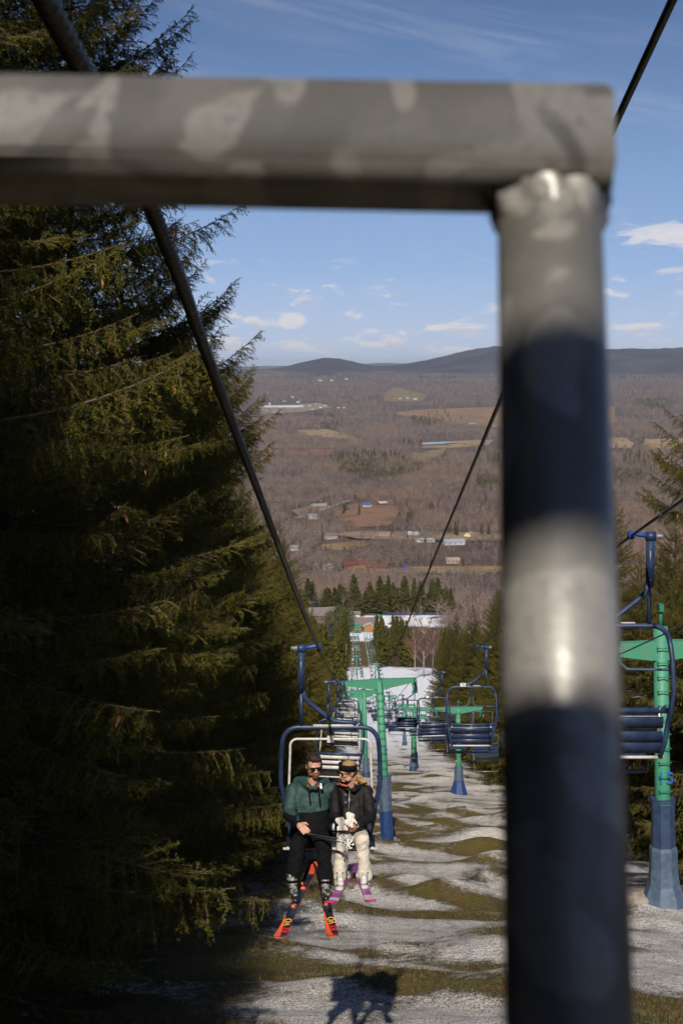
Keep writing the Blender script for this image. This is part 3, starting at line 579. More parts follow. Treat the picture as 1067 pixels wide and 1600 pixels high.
# swimming pool, playground tent
p = vb(556, 899); b = MB(); b.box((0, 0, .25), (27, 11, .5)); pool = empty('swimming_pool', p, 'pale blue outdoor swimming pool beside the red buildings', 'pool'); child('coping', b.mesh('coping', hm((.55, .52, .48))), pool); b = MB(); b.box((0, 0, .58), (24, 8.6, .1)); child('pool_water', b.mesh('pool_water', mat('pool_blue', (.16, .30, .40), .1)), pool); CLEAR.append((p.x, p.y, 16))
p = vb(632, 893); pg = empty('playground_tower', p, 'blue play tower with pointed roof on the lawn', 'playground'); b = MB()
for x in (-2, 2):
    for y in (-2, 2): b.tube([(x, y, 0), (x, y, 4.5)], .14, 5)
b.box((0, 0, 2), (4.2, 4.2, .3)); child('frame', b.mesh('frame', hm((.12, .10, .25))), pg); b = MB(); b.lathe([(4.2, 4.4), (.2, 8.5)], n=6, smooth=False); child('roof', b.mesh('roof', hm((.05, .06, .30))), pg); b = MB(); b.box((4.5, -1, 1.1), (6, 1.2, .25), Euler((0, .35, 0))); child('slide', b.mesh('slide', hm((.5, .08, .06))), pg); CLEAR.append((p.x, p.y, 8))

# base station
def gp(px, py, d):
    p = U(px, py, d); return Vector((p.x, p.y, gz0(p.x, p.y)))
house(gp(500, 955, 1000), 22, 14, 6, (.17, .12, .09), (.20, .165, .145), 12, 'brown-roofed lodge left of the round pine', name='lodge', cat='building')
house(gp(555, 955, 985), 6.5, 9, 8, (.62, .62, .60), (.22, .19, .17), 0, 'tall white building behind the lift base', name='base_building', pitch=.15, windows=0, cat='building')
house(gp(565, 970, 958), 17, 12, 4.2, (.26, .17, .11), (.20, .155, .135), 0, 'gabled brown lift building at the foot of the run', name='base_lodge', windows=3, cat='building')
lo = gp(577, 972, 949); o = empty('base_porch', lo, 'small orange fronted porch with white gable in front of the lift building', 'building'); b = MB(); b.prism([(-4.5, 3.2), (0, 5.8), (4.5, 3.2), (4.5, 2.8), (0, 5.2), (-4.5, 2.8)], 6, I3); child('roof', b.mesh('roof', hm((.45, .41, .38))), o)
b = MB(); b.prism([(-3.6, 0), (-3.6, 3.0), (0, 5.0), (3.6, 3.0), (3.6, 0)], 5, I3); child('wall', b.mesh('wall', hm((.45, .20, .07))), o)
for i, (px, lab) in enumerate([(556, 'green steel bottom terminal of the near lift'), (590, 'green steel bottom terminal of the right lift')]):
    p = gp(px, 978, 930 if i == 0 else 985); o = empty('lift_terminal', p, lab, 'lift terminal'); b = MB()
    for x in (-2.4, 2.4): b.tube([(x, 0, -1), (x, 0, 5)], .3, 6)
    b.box((0, 0, 5.2), (6.4, 3, .7)); child('frame', b.mesh('frame', M['green']), o); b = MB(); b.lathe([(.3, 4.2), (1.9, 4.25), (1.9, 4.5), (.3, 4.55)], n=20); child('bullwheel', b.mesh('bullwheel', M['dgreen']), o)
    b = MB(); b.box((0, 1, 6.3), (4, 3, 1.4), bev=.2); child('motor_cover', b.mesh('motor_cover', M['green']), o)
o = empty('net_fence', gp(640, 965, 1046), 'dark blue net fence along the snow below the spruce stand', 'fence'); a, c = gp(598, 965, 1046), gp(702, 967, 1046); n = 16
for i in range(n+1):
    q = a.lerp(c, i/n)-o.location; q.z = gz0(q.x+o.location.x, q.y+o.location.y)-o.location.z; b = MB(); b.tube([(q.x, q.y, -.2+q.z), (q.x, q.y, 2.4+q.z)], .12, 5); child('post', b.mesh('post', hm((.03, .035, .06))), o)
    if i < n:
        q2 = a.lerp(c, (i+1)/n)-o.location; q2.z = gz0(q2.x+o.location.x, q2.y+o.location.y)-o.location.z; b = MB(); dv = q2-q; b.box((q+q2)/2+Vector((0, 0, 1.1)), (dv.length, .06, 1.7), dv.to_track_quat('X', 'Z').to_matrix()); child('net', b.mesh('net', hm((.035, .05, .13))), o)
for i, (px, py, d) in enumerate([(541, 1010, 620), (540.5, 1012, 640)][:1]):
    p = gp(px, py, d); b = MB(); b.tube([(0, 0, -.5), (0, 0, 9)], [.16, .1], 6); top('wooden_pole', b.mesh('pole', hm((.45, .38, .32))), p, label='pale bare utility pole at the edge of the left spruces', cat='pole')

# ------------------------------------------------------------ woods of the valley
def blocked(x, y):
    m = np.zeros(x.shape, bool)
    for P in FPOLY:
        for q in (0, .016, .030): m |= inpoly(x+.028*y*(fbm(x/55+1, y/70, 3)-.5), y*(1+q)+.05*y*(fbm(x/60+8, y/90, 3)-.5), P)
    for hx, hy, hw in CLEAR: m |= (np.abs(x-hx) < hw+1) & (y > hy-.045*hy) & (y < hy+hw+5)
    m |= (x < 66) & (x > -40) & (y < 1110); m |= (x < 88) & (x > 0) & (y < 1110) & (y > 955)
    m &= (np.random.RandomState(4).rand(len(x)) > .06)
    m |= (y < 1000) & (x < X2(y)+np.where(y < 600, 46, 20))
    return m
def wood(name, bands, seed, group, label, patches=None, keep=None, hs=(11, 16)):
    Ps, Rs, Ss, Is = [], [], [], []; r = np.random.RandomState(seed)
    for n, d0, d1, s0, s1 in bands:
        x, y = scatter(n, d0, d1, 395, 1130, seed+n); ok = ~blocked(x, y)
        if keep is not None: ok &= keep(x, y, r)
        x, y = x[ok], y[ok]; k = len(x); Ps.append(np.stack([x, y, H0(x, y)], 1)); Rs.append(np.stack([np.zeros(k), np.zeros(k), r.rand(k)*6.28], 1)); Ss.append(r.uniform(s0, s1, k)); Is.append(r.randint(0, 4, k))
    o = top(name, points_mesh(name, np.concatenate(Ps), np.concatenate(Rs), np.concatenate(Ss), np.concatenate(Is)), kind='stuff', label=label, cat='wood')
    o.modifiers.new('trees', 'NODES').node_group = group; return o
def dens(x, y, r): return r.rand(len(x)) < 0.22+0.9*smooth01(fbm(x/150+3, y/380+7, 3), .36, .52)
wood('bare_wood', [(30000, 450, 3000, 9, 17), (26000, 3000, 6500, 13, 22), (18000, 6500, 14000, 18, 32)], 1, G_BARE, 'leafless grey-brown woods covering the valley', keep=dens)
PATCH = [(585, 735, 62, 22), (545, 722, 40, 10), (668, 662, 28, 12), (690, 655, 18, 8), (640, 812, 6, 4), (552, 800, 16, 6), (590, 628, 26, 5), (500, 676, 30, 3), (960, 745, 50, 12), (1000, 720, 40, 8), (760, 755, 20, 8), (770, 725, 12, 6), (515, 670, 20, 3), (975, 600, 40, 4), (1000, 690, 8, 5), (1020, 640, 40, 4), (640, 700, 20, 4), (655, 735, 10, 6), (760, 600, 30, 3), (505, 655, 25, 3)]
def inpatch(x, y, r):
    z = -231.0; d = y*cp-z*sp; px = 533.5+x/d*F; py = 800-(y*sp+z*cp)/d*F; m = r.rand(len(x)) < .007
    for a, b, c, e in PATCH: m |= (((px-a)/c)**2+((py-b)/e)**2 + 1.2*(fbm(x/60, y/140, 3)-.5) < .8) & (r.rand(len(x)) < .7)
    return m
con = wood('conifer_wood', [(60000, 1300, 3400, .45, .95), (30000, 3400, 9000, .8, 1.5)], 5, G_CON, 'dark green conifer groves among the bare valley woods', keep=inpatch)
for i, (px, py, h_) in enumerate([(487, 803, 13), (483, 806, 11), (528, 811, 9), (614, 838, 14), (611, 842, 12), (636, 844, 10), (711, 838, 20), (714, 840, 16), (752, 838, 17), (763, 838, 17), (509, 872, 15), (538, 872, 14), (548, 880, 16), (502, 893, 12), (486, 905, 13)]):
    p = vb(px, py); s = empty('spruce_tree', p, 'lone dark conifer among the valley houses, %s of the scattered ones' % nth(i+1), 'tree', 'lone conifers among the valley houses'); child('trunk', FAR_TR, s); child('crown', FAR[i % 3], s); s.scale = (h_/18*1.15, h_/18*1.15, h_/18*1.1)
# ------------------------------------------------------------ ropes
def catmull(P, n):
    out = []
    for i in range(len(P)-1):
        a, b, c, d = P[max(i-1, 0)], P[i], P[i+1], P[min(i+2, len(P)-1)]
        for k in range(n):
            t = k/n; out.append(0.5*((2*b)+(c-a)*t+(2*a-5*b+4*c-d)*t*t+(3*b-a-3*c+d)*t**3))
    return out+[P[-1]]
TW1 = [62, 122, 185, 260, 350, 440, 540, 650, 770, 890]     # tower distances of the near lift
TW2 = [33, 97, 138, 205, 300, 400, 510, 640, 770, 900]
def base1(y): return Vector((X1(y), y, gz0(X1(y), y)))
def y_of(d): return float(np.interp(d, [0, 33, 62, 900], [0, 31.9, 60.2, 878]))
T1Y = [y_of(d) for d in TW1]; T2Y = [y_of(d) for d in TW2]
TH = 7.45
def line_pts(side, head, X, TY, gauge=1.6, sag=0.012):
    P = list(head); 
    for i, y in enumerate(TY):
        if i > 0 or not head:
            p = Vector((X(y)+side*gauge, y, gz0(X(y), y)+TH))
            q = P[-1] if P else None
            if q is not None: m = (p+q)/2; m.z -= (p-q).length*sag; P.append(m)
            P.append(p)
        if i == len(TY)-1: P.append(Vector((X(y+40)+side*gauge, y+40, gz0(X(y+40), y+40)+4.6)))
    return P
tower_l = U(537.5, 1062, 62); tower_r = U(645, 1062, 62)
near_l = [U(533.5-0.40/3*F, 800-0.62/3*F, 3)+Vector((-.08, -14.9, 4.4)), Vector((-.385, -.3, 1.0)), U(240, 330, 2.75), U(378, 700, 5.35), U(498, 1013, 15.2), U(527, 1066, 31.7), U(537, 1071, 46), tower_l]
near_r = [U(985, 838, 13.5)+Vector((-.05, -16, 4.3)), U(1067, 780, 11.8), U(985, 838, 13.5), U(748, 1010, 30.0), U(683, 1050, 46.5), tower_r]
ROPE_L = line_pts(-1, near_l, X1, T1Y); ROPE_R = line_pts(1, near_r, X1, T1Y)
def at_y(P, y):
    for a, b in zip(P, P[1:]):
        if a.y <= y <= b.y: return a.lerp(b, (y-a.y)/(b.y-a.y))
    return P[-1].copy()
CL = catmull(ROPE_L, 10); CR = catmull(ROPE_R, 10)
def twisted(pts, rad, lay=0.20, y0=-.6, y1=7.0, strands=6):
    """laid wire rope: strands wind round the core near the camera, plain farther off"""
    out_v, out_f, n = [], [], 24; P = []; s_tot = 0
    for a, b in zip(pts, pts[1:]):
        L = (b-a).length; st = 0.0055 if (b.y > y0 and a.y < y1) else max(L, .3); m = max(1, int(L/st))
        for k in range(m): P.append(a.lerp(b, k/m))
    P.append(pts[-1]); s = 0; ref = Vector((1, 0, 0))
    for i, p in enumerate(P):
        t = (P[min(i+1, len(P)-1)]-P[max(i-1, 0)]).normalized(); a = (ref-t*ref.dot(t)).normalized(); b = t.cross(a)
        if i: s += (p-P[i-1]).length
        for k in range(n):
            th = 2*math.pi*k/n; ph = (th+2*math.pi*s/lay)*strands/2; rr = rad*(0.62+0.42*abs(math.cos(ph))**0.7) if y0-1 < p.y < y1+1 else rad
            out_v.append(p+(a*math.cos(th)+b*math.sin(th))*rr)
    m = len(P); ar = np.arange(m*n).reshape(m, n); nb = np.roll(ar, -1, 1); fs = np.stack([ar[:-1], nb[:-1], nb[1:], ar[1:]], -1).reshape(-1, 4)
    return np_mesh('rope', [tuple(v) for v in out_v], fs, [M['rope']], smooth=True)
top('haul_rope', twisted(CL, .0165), label='thick twisted dark haul rope running down the left over the spruces', cat='cable')
b = MB(); b.tube(CR, .015, 8); top('haul_rope', b.mesh('rope', M['rope']), label='dark haul rope of the empty downhill chairs, right of the green T tower', cat='cable')
comm = [Vector((1.06, -12, 5.0)), U(1050, 0, 4.8), U(775, 640, 10.8), U(690, 843, 19), U(613, 1025, 43), U(592, 1042, 62)]
CM = catmull(comm+[Vector((X1(y), y, gz0(X1(y), y)+TH+.75)) for y in T1Y[1:4]], 8); b = MB(); b.tube(CM, .0165, 8); top('signal_cable', b.mesh('cable', M['rope']), label='dark cable from the top centre of the green T tower to the upper right corner', cat='cable')
head2l = [Vector((X2(-10)-1.7, -10, gz0(7, -10)+6.2)), Vector((X2(31.9)-1.7, 31.9, gz0(7.4, 31.9)+5.9))]; head2r = [Vector((X2(-10)+1.7, -10, gz0(7, -10)+6.2)), Vector((X2(31.9)+1.7, 31.9, gz0(7.4, 31.9)+5.9))]
def line2(side, head):
    P = list(head)
    for i, y in enumerate(T2Y[1:]):
        p = Vector((X2(y)+side*1.7, y, gz0(X2(y), y)+5.9)); m = (p+P[-1])/2; m.z -= (p-P[-1]).length*.010; P += [m, p]
    return P
R2L, R2R = line2(-1, head2l), line2(1, head2r); C2L, C2R = catmull(R2L, 8), catmull(R2R, 8)
for P, nm in ((C2L, 'inner'), (C2R, 'outer')):
    b = MB(); b.tube(P, .014, 6); top('haul_rope', b.mesh('rope', M['rope']), label='thin dark %s haul rope of the right lift, over the tower marked 15' % nm, cat='cable')

# ------------------------------------------------------------ chairs
# local frame: origin on the rope, riders face -y, x to the right as seen from in front
def rot_arc(c, r, a0, a1, n, y=0): return [(c[0]+r*math.cos(R(a0+(a1-a0)*k/n)), y, c[1]+r*math.sin(R(a0+(a1-a0)*k/n))) for k in range(n+1)]
CX = .125
def chair_meshes():
    m = {}
    b = MB(); b.tube([(-.275, 0, 0), (-.255, 0, 0)], .02, 8); b.tube([(-.255, 0, 0), (-.225, 0, 0), (-.222, 0, 0)], [.032, .034, .03], 12)
    for k in range(4): b.tube([(-.30+.014*k, 0, 0), (-.292+.014*k, 0, 0)], .026, 10)
    m['spring_pack'] = b.mesh('spring_pack', M['steel'])
    b = MB(); b.tube([(-.235, 0, 0), (-.145, 0, 0)], .047, 14); m['grip_body'] = b.mesh('grip_body', M['blue'])
    b = MB(); b.tube([(-.15, 0, .005), (-.09, 0, .014), (-.03, 0, .028), (.005, 0, .03)], [.022, .022, .024, .026], 8); b.box((.0, 0, .008), (.05, .13, .07), bev=.012); m['rope_clamp'] = b.mesh('rope_clamp', M['bright_blue'])
    b = MB(); b.box((-.19, 0, -.265), (.075, .06, .46), bev=.008); b.tube([(-.19, 0, -.48), (-.19, 0, -.86)], .021, 8); b.tube([(-.168, 0, -.46), (-.163, 0, -.52), (-.13, 0, -.575), (-.02, 0, -.665), (.10, 0, -.765), (.165, 0, -.80), (.24, 0, -.812), (.36, 0, -.815), (.40, 0, -.845)], .027, 10)
    for z in (-.12, -.30, -.42): b.tube([(-.19, -.034, z), (-.19, .034, z)], .010, 6)
    m['hanger'] = b.mesh('hanger', M['blue'])
    yb = .13
    left = [(-.30, yb, -2.12), (-.335, yb, -2.0), (-.42, yb*.9, -1.50), (-.412, yb*.5, -1.2), (-.40, .02, -1.06)]; L = left+[(x, 0, z) for x, _, z in rot_arc((-.225, -1.04), .17, 172, 90, 6)]
    rgt = [(2*CX-x, y, z) for x, y, z in L]; b = MB(); b.tube(L+rgt[::-1], .026, 10); m['bail_frame'] = b.mesh('bail_frame', M['blue'])
    # backrest: reclined bars; y grows backward
    ry = lambda z: .02+.24*(z+2.08)*.62
    b = MB()
    for x in (CX-.42, CX, CX+.42): b.tube([(x, ry(-2.1), -2.1), (x, ry(-1.66), -1.66)], .016, 8)
    m['backrest_frame'] = b.mesh('backrest_frame', M['steel'])
    b = MB(); b.box((0, 0, 0), (.90, .022, .075), bev=.004); m['slat'] = b.mesh('slat', M['white_board'])
    b = MB(); b.box((0, 0, 0), (.92, .020, .115), bev=.004); m['back_board'] = b.mesh('back_board', M['blue'])
    b = MB(); b.tube([(CX-.50, .075, -1.685), (CX+.50, .075, -1.685)], .03, 8); m['back_rail'] = b.mesh('back_rail', M['blue'])
    b = MB(); b.box((CX, -.20, -2.085), (.96, .46, .055), bev=.02); m['seat'] = b.mesh('seat', M['black'])
    b = MB(); b.tube([(CX-.5, -.44, -2.075), (CX+.5, -.44, -2.075)], .015, 8); b.tube([(CX-.45, .10, -2.14), (CX+.45, .10, -2.14)], .016, 8)
    for x in (-.45, .45): b.tube([(CX+x, -.44, -2.075), (CX+x, .12, -2.13)], .015, 8)
    m['seat_frame'] = b.mesh('seat_frame', M['white_board'])
    up = [(CX-.455, .0, -1.62), (CX-.45, 0, -1.5), (CX-.435, -.02, -1.1)]+[(x, -.02, z) for x, _, z in rot_arc((CX-.36, -1.07), .075, 175, 90, 5)]
    b = MB(); b.tube(up+[(2*CX-x, y, z) for x, y, z in up][::-1], .0135, 8); b.box((CX-.0, -.02, -.995), (.07, .04, .07)); m['restraint_up'] = b.mesh('restraint_bar', M['white_board'])
    b = MB(); b.box((CX+.0, 0, -.95), (.085, .03, .24)); m['bumper'] = b.mesh('bumper', M['black'])
    b = MB(); b.tube([(-.06, -.012, -.847), (.42, -.012, -.847)], .012, 6); m['latch_rod'] = b.mesh('latch_rod', M['white_board'])
    b = MB()
    for s in (-1, 1):
        b.tube([(CX, 0, -.88), (CX+s*.02, -.02, -1.05), (CX+s*.05, -.02, -1.24), (CX+s*.12, -.02, -1.30), (CX+s*.52, -.02, -1.305)], .013, 8)
        b.tube([(CX+s*.50, -.02, -1.66), (CX+s*.49, -.40, -1.86), (CX+s*.44, -.52, -2.46)], .012, 8)
    b.tube([(CX-.44, -.52, -2.46), (CX+.44, -.52, -2.46)], .017, 8); m['restraint_down'] = b.mesh('restraint_bar', M['pad_grey'])
    b = MB(); b.box((0, 0, 0), (.115, .008, .075)); m['number_plate'] = b.mesh('number_plate', M['plate'])
    return m
CH = chair_meshes()
def text_mesh(s, size, m, name='number'):
    c = bpy.data.curves.new(name, 'FONT'); c.body = s; c.size = size; c.align_x = 'CENTER'; c.align_y = 'CENTER'; c.extrude = .002; o = bpy.data.objects.new('t', c); col.objects.link(o)
    me = bpy.data.meshes.new_from_object(o.evaluated_get(bpy.context.evaluated_depsgraph_get())); bpy.data.objects.remove(o); me.name = name; me.materials.clear(); me.materials.append(m); return me
def make_chair(loc, label, group, down=False, plate=None, roll=0):
    o = empty('chairlift_chair', loc, label, 'chair', group, (0, R(roll), R(180) if down else 0))
    for k in ('hanger', 'bail_frame', 'seat', 'seat_frame', 'backrest_frame', 'back_rail', 'latch_rod'): child(k, CH[k], o)
    g = child('rope_grip', CH['grip_body'], o); child('rope_clamp', CH['rope_clamp'], g); child('spring_pack', CH['spring_pack'], g)
    for z in (-1.755, -1.87, -1.985): child('slat', CH['slat'], o, (CX, -.012+.15*(z+2.08), z), (R(-9), 0, 0))
    for z in (-1.80, -1.95, -2.06): child('back_board', CH['back_board'], o, (CX, .035+.15*(z+2.08), z), (R(-9), 0, 0))
    child('restraint_bar', CH['restraint_down' if down else 'restraint_up'], o); child('bumper', CH['bumper'], o)
    if plate:
        pl = child('number_plate', CH['number_plate'], o, (.31, .034, -.815)); child('number', text_mesh(plate, .07, M['ink']), pl, (0, .006, 0), (R(90), 0, R(180)))
    return o
def far_chair_mesh():
    b = MB(); b.tube([(-.19, 0, 0), (-.19, 0, -.84)], .035, 4, 0); b.tube([(-.17, 0, -.5), (.2, 0, -.81)], .03, 4, 0)
    L = [(-.30, .12, -2.1), (-.42, .1, -1.5), (-.38, 0, -1.0), (-.22, 0, -.87)]; b.tube(L+[(2*CX-x, y, z) for x, y, z in L][::-1], .03, 4, 0)
    b.box((CX, -.2, -2.08), (.96, .46, .06), None, 2)
    for z in (-1.70, -1.83, -1.96): b.box((CX, -.02+.15*(z+2.08), z), (.9, .02, .085), None, 1)
    for z in (-1.80, -1.95, -2.06): b.box((CX, .04+.15*(z+2.08), z), (.92, .02, .12), None, 0)
    b.tube([(CX-.4, -.5, -2.46), (CX+.4, -.5, -2.46)], .02, 4, 1)
    return b.mesh('chairlift_chair', M['blue'], M['white_board'], M['black'])
FARCH = far_chair_mesh()
def far_chair(loc, label, group, down): return top('chairlift_chair', FARCH, loc, (0, 0, R(180) if down else 0), label=label, cat='chair', group=group)
S = 16.5; passenger_rope = U(498, 1013, 15.2)
make_chair(passenger_rope, 'blue framed double chair carrying the seated couple', 'uphill chairs of the near lift')
y = passenger_rope.y; k = 0
while y < T1Y[-1]+30:
    y += S; k += 1; p = at_y(CL, y)
    if y < 190: make_chair(p, 'empty blue double chair with white slats, %s behind the couple' % nth(k), 'uphill chairs of the near lift', roll=rnd.uniform(-3, 3))
    else: far_chair(p, 'small far empty chair, %s behind the couple on the left line' % nth(k), 'uphill chairs of the near lift', False)
y = U(985, 838, 13.5).y-S; k = 0; plates = {1: '78', 2: '11'}
while y < T1Y[-1]+20:
    y += S; p = at_y(CR, y); k += 1
    if y < 190: make_chair(p, ['empty navy chair right of the grey post, seen from behind', 'empty navy chair left of the grey post in front of a green tower'][k-1] if k < 3 else 'empty navy downhill chair seen from behind, %s from the camera' % nth(k), 'downhill chairs of the near lift', True, plates.get(k-1), rnd.uniform(-3, 3) if k > 2 else 0)
    else: far_chair(p, 'small far empty downhill chair, %s from the camera on the near lift' % nth(k), 'downhill chairs of the near lift', True)
# the other lift's chairs hang from a side arm with a flat gusset
def side_chair_mesh():
    m = {}; b = MB(); b.tube([(-.52, 0, -.02), (-.50, 0, -.12), (-.50, 0, -.95)], [.03, .035, .035], 8); b.tube([(-.52, 0, -.02), (-.3, 0, .02), (0, 0, .0)], .022, 6); b.prism([(-.53, -.80), (-.47, -.80), (-.40, -.93), (.5, -.97), (.5, -1.0), (-.53, -1.0)], .03, I3); m['hanger'] = b.mesh('hanger', M['pad_grey'])
    b = MB(); L = [(-.56, .1, -2.0), (-.56, 0, -1.2), (-.54, 0, -1.0)]; b.tube(L, .022, 6); b.tube([(.5, 0, -.98), (.55, 0, -1.05), (.56, .1, -2.0)], .022, 6); m['bail_frame'] = b.mesh('bail_frame', M['pad_grey'])
    b = MB(); b.box((0, -.2, -2.0), (1.1, .46, .06), bev=.02); m['seat'] = b.mesh('seat', M['black']); b = MB(); b.tube([(-.5, -.1, -1.32), (.5, -.1, -1.32)], .014, 6); b.tube([(-.5, -.5, -2.4), (.5, -.5, -2.4)], .015, 6); b.tube([(-.5, -.1, -1.6), (-.48, -.5, -2.4)], .012, 6); m['restraint_bar'] = b.mesh('restraint_bar', M['steel'])
    b = MB(); b.box((0, 0, 0), (1.1, .02, .12)); m['slat'] = b.mesh('slat', M['blue']); return m
SC = side_chair_mesh()
k = 0
for y0, P, dn, nm in ((41, C2L, False, 'inner'), (44.5, C2R, True, 'outer')):
    y = y0; k = 0
    while y < T2Y[-1]:
        k += 1; p = at_y(P, y); lab = 'pale blue-grey side-arm chair on the %s line of the right lift, %s from the camera' % (nm, nth(k))
        if y < 125:
            o = empty('chairlift_chair', p, lab, 'chair', 'chairs of the right lift', (0, 0, R(180) if dn else 0))
            for q in ('hanger', 'bail_frame', 'seat', 'restraint_bar'): child(q, SC[q], o)
            for z in (-1.55, -1.70, -1.85): child('slat', SC['slat'], o, (0, .06+.1*(z+2), z))
        else: far_chair(p, lab, 'chairs of the right lift', dn)
        y += S
# ------------------------------------------------------------ towers
def tower_parts(H, arm, near, pole_r=(.17, .20), top_ext=.0):
    m = {}; b = MB(); b.tube([(0, 0, -.3), (0, 0, H*.5), (0, 0, H+top_ext)], [pole_r[1], (pole_r[0]+pole_r[1])/2, pole_r[0]], 16 if near else 8); m['pole'] = b.mesh('pole', M['green'])
    b = MB(); b.prism([(-arm, .06), (-arm, -.08), (-.24, -.34), (.24, -.34), (arm, -.08), (arm, .06), (0, .10)], .26, I3, (0, 0, H)); m['crossarm'] = b.mesh('crossarm', M['green'])
    b = MB(); b.tube([(-.13, -.0, 0), (-.13, -.10, 0), (.13, -.10, 0), (.13, 0, 0)], .013, 6); m['rung'] = b.mesh('rung', M['dgreen'])
    b = MB(); b.box((0, 0, 0), (.08, 1.7, .12)); b.tube([(0, 0, 0), (.02, 0, .18), (-.02, 0, .30)], .05, 8); m['beam'] = b.mesh('sheave_beam', M['green'])
    b = MB(); b.lathe([(.10, -.05), (.17, -.05), (.145, -.015), (.145, .015), (.17, .05), (.10, .05)], n=16, M=Matrix.Rotation(R(90), 3, 'Y')); m['sheave'] = b.mesh('sheave', M['black'])
    b = MB(); b.tube([(0, 0, .12), (.05, -.02, -.02), (.10, -.03, -.16), (.09, -.03, -.34), (.02, -.03, -.46)], [.035, .045, .05, .045, .03], 8); m['catcher'] = b.mesh('rope_catcher', M['green'])
    return m
def make_tower(base, H, label, group, lean=0, arm=1.66, number=None, num_z=4.3, pads='plain', near=False, lift='near', top_ext=0, azr=0):
    o = empty('lift_tower', base, label, 'tower', group, (0, R(lean), R(azr))); m = tower_parts(H, arm, near, (.165, .195) if near else (.17, .2), top_ext)
    child('pole', m['pole'], o); child('crossarm', m['crossarm'], o)
    if near:
        z = 2.7 if pads == 'main' else 2.4
        while z < H+top_ext-.2: child('rung', m['rung'], o, (.02, -.165, z)); z += .335
    for s in (-1, 1):
        bm_ = child('sheave_beam', m['beam'], o, (s*(arm-.06), 0, H-.36))
        for y in ((-.66, -.22, .22, .66) if near else (-.5, .5)): child('sheave', m['sheave'], bm_, (0, y, .0+.07))
        if near: c = child('rope_catcher', m['catcher'], o, (s*(arm-.25), -.16, H-.10)); c.scale.x = s
    b = MB(); b.tube([(0, 0, 0), (0, -.02, .22), (.0, -.02, .42)], [.05, .045, .04], 8); b.box((0, -.02, .45), (.10, .25, .16)); child('cable_clamp', b.mesh('cable_clamp', M['dgreen']), o, (0, 0, H+top_ext))
    if number: child('number', text_mesh(number, .40, M['num_blue']), o, (.03, -.205, num_z), (R(90), 0, 0))
    oct_ = lambda prof: MB().lathe(prof, n=8, M=Matrix.Rotation(R(22.5), 3, 'Z'), smooth=False)
    def flaps(z, r):
        b = MB()
        for s in (-1, 1): b.add([(s*r*.80, -.16, z-.02), (s*r*1.30, -.10, z+.20), (s*r*.95, .1, z-.10), (s*r*.84, -.12, z-.02), (s*r*1.34, -.06, z+.20), (s*r*1.0, .12, z-.10)], [(0, 1, 2), (3, 4, 5), (0, 1, 4, 3), (1, 2, 5, 4), (0, 2, 5, 3)])
        return b
    if pads == 'main':
        child('pad', oct_([(.29, .02), (.305, .3), (.30, .9), (.31, 1.50)]).mesh('pad', M['pad_blue']), o); u = child('pad', oct_([(.318, 1.42), (.31, 1.9), (.305, 2.4), (.33, 2.92)]).mesh('pad', M['pad_grey']), o); child('pad_flap', flaps(2.92, .30).mesh('pad_flap', M['pad_navy']), u)
        b = MB(); b.box((-.05, 0, -.22), (1.25, 1.1, .48), bev=.03); b.box((0, 0, .01), (.8, .8, .06)); child('footing', b.mesh('footing', M['concrete']), o)
    elif pads == 'fifteen':
        child('pad', oct_([(.55, .0), (.50, .12), (.375, .45), (.335, .8), (.325, 1.28), (.30, 1.36)]).mesh('pad', M['pad_grey']), o); u = child('pad', oct_([(.275, 1.25), (.285, 1.6), (.27, 2.0), (.29, 2.50)]).mesh('pad', M['pad_navy']), o); child('pad_flap', flaps(2.48, .29).mesh('pad_flap', M['pad_navy']), u)
        b = MB(); b.box((-.35, .25, -.12), (1.6, 1.0, .6), bev=.04); child('footing', b.mesh('footing', M['concrete']), o)
    elif pads == 'cone':
        child('pad', oct_([(.62, 0), (.36, .9), (.36, .95)]).mesh('pad', M['pad_blue']), o); child('pad', oct_([(.345, .9), (.31, 1.9)]).mesh('pad', M['pad_grey']), o)
    else:
        child('pad', oct_([(.40, 0), (.33, .5), (.33, .55)]).mesh('pad', M['pad_navy']), o); child('pad', oct_([(.32, .5), (.29, 1.6)]).mesh('pad', M['bright_blue'] if pads == 'bright' else M['pad_grey']), o)
    return o
mb = U(605, 1325, 62); mb.z = gz(mb.x, mb.y)-.02
make_tower(mb, U(591, 1058, 62).z-mb.z, 'large green T-shaped lift tower with blue padded foot behind the couple', 'towers of the near lift', -3, 1.62, '17', 4.05, 'main', True)
for i, y in enumerate(T1Y[1:]):
    make_tower(Vector((X1(y), y, gz0(X1(y), y))), TH+.12, 'small green lift tower, %s one down the near lift line' % nth(i+2), 'towers of the near lift', -1.5 if i < 3 else 0)
tb = U(1036, 1432, 33); tb.z = gz(tb.x, tb.y)+.03
make_tower(tb, 6.12, 'green lift tower marked 15 with blue padded foot, right of the grey post', 'towers of the right lift', -2, 1.95, '15', 3.02, 'fifteen', True, top_ext=.42)
for i, y in enumerate(T2Y[1:]):
    xx = X2(y) if i != 1 else X2(y)-1.3
    make_tower(Vector((xx, y, gz(xx, y)+.02)), 5.98, ['green lift tower with flared blue foot just left of the grey post', 'slim green lift tower with a bright blue pad in the middle of the run'][i] if i < 2 else 'small green tower of the right lift, %s one downhill' % nth(i+2), 'towers of the right lift', -1 if i < 3 else 0, pads=['cone', 'bright'][i] if i < 2 else 'plain', near=i < 1)
xx = X2(128)-1.75; make_tower(Vector((xx, 128, gz(xx, 128)+.02)), 5.2, 'slim dark green lattice-fronted tower beside the bright blue padded one', 'towers of the right lift', 0, 1.2)

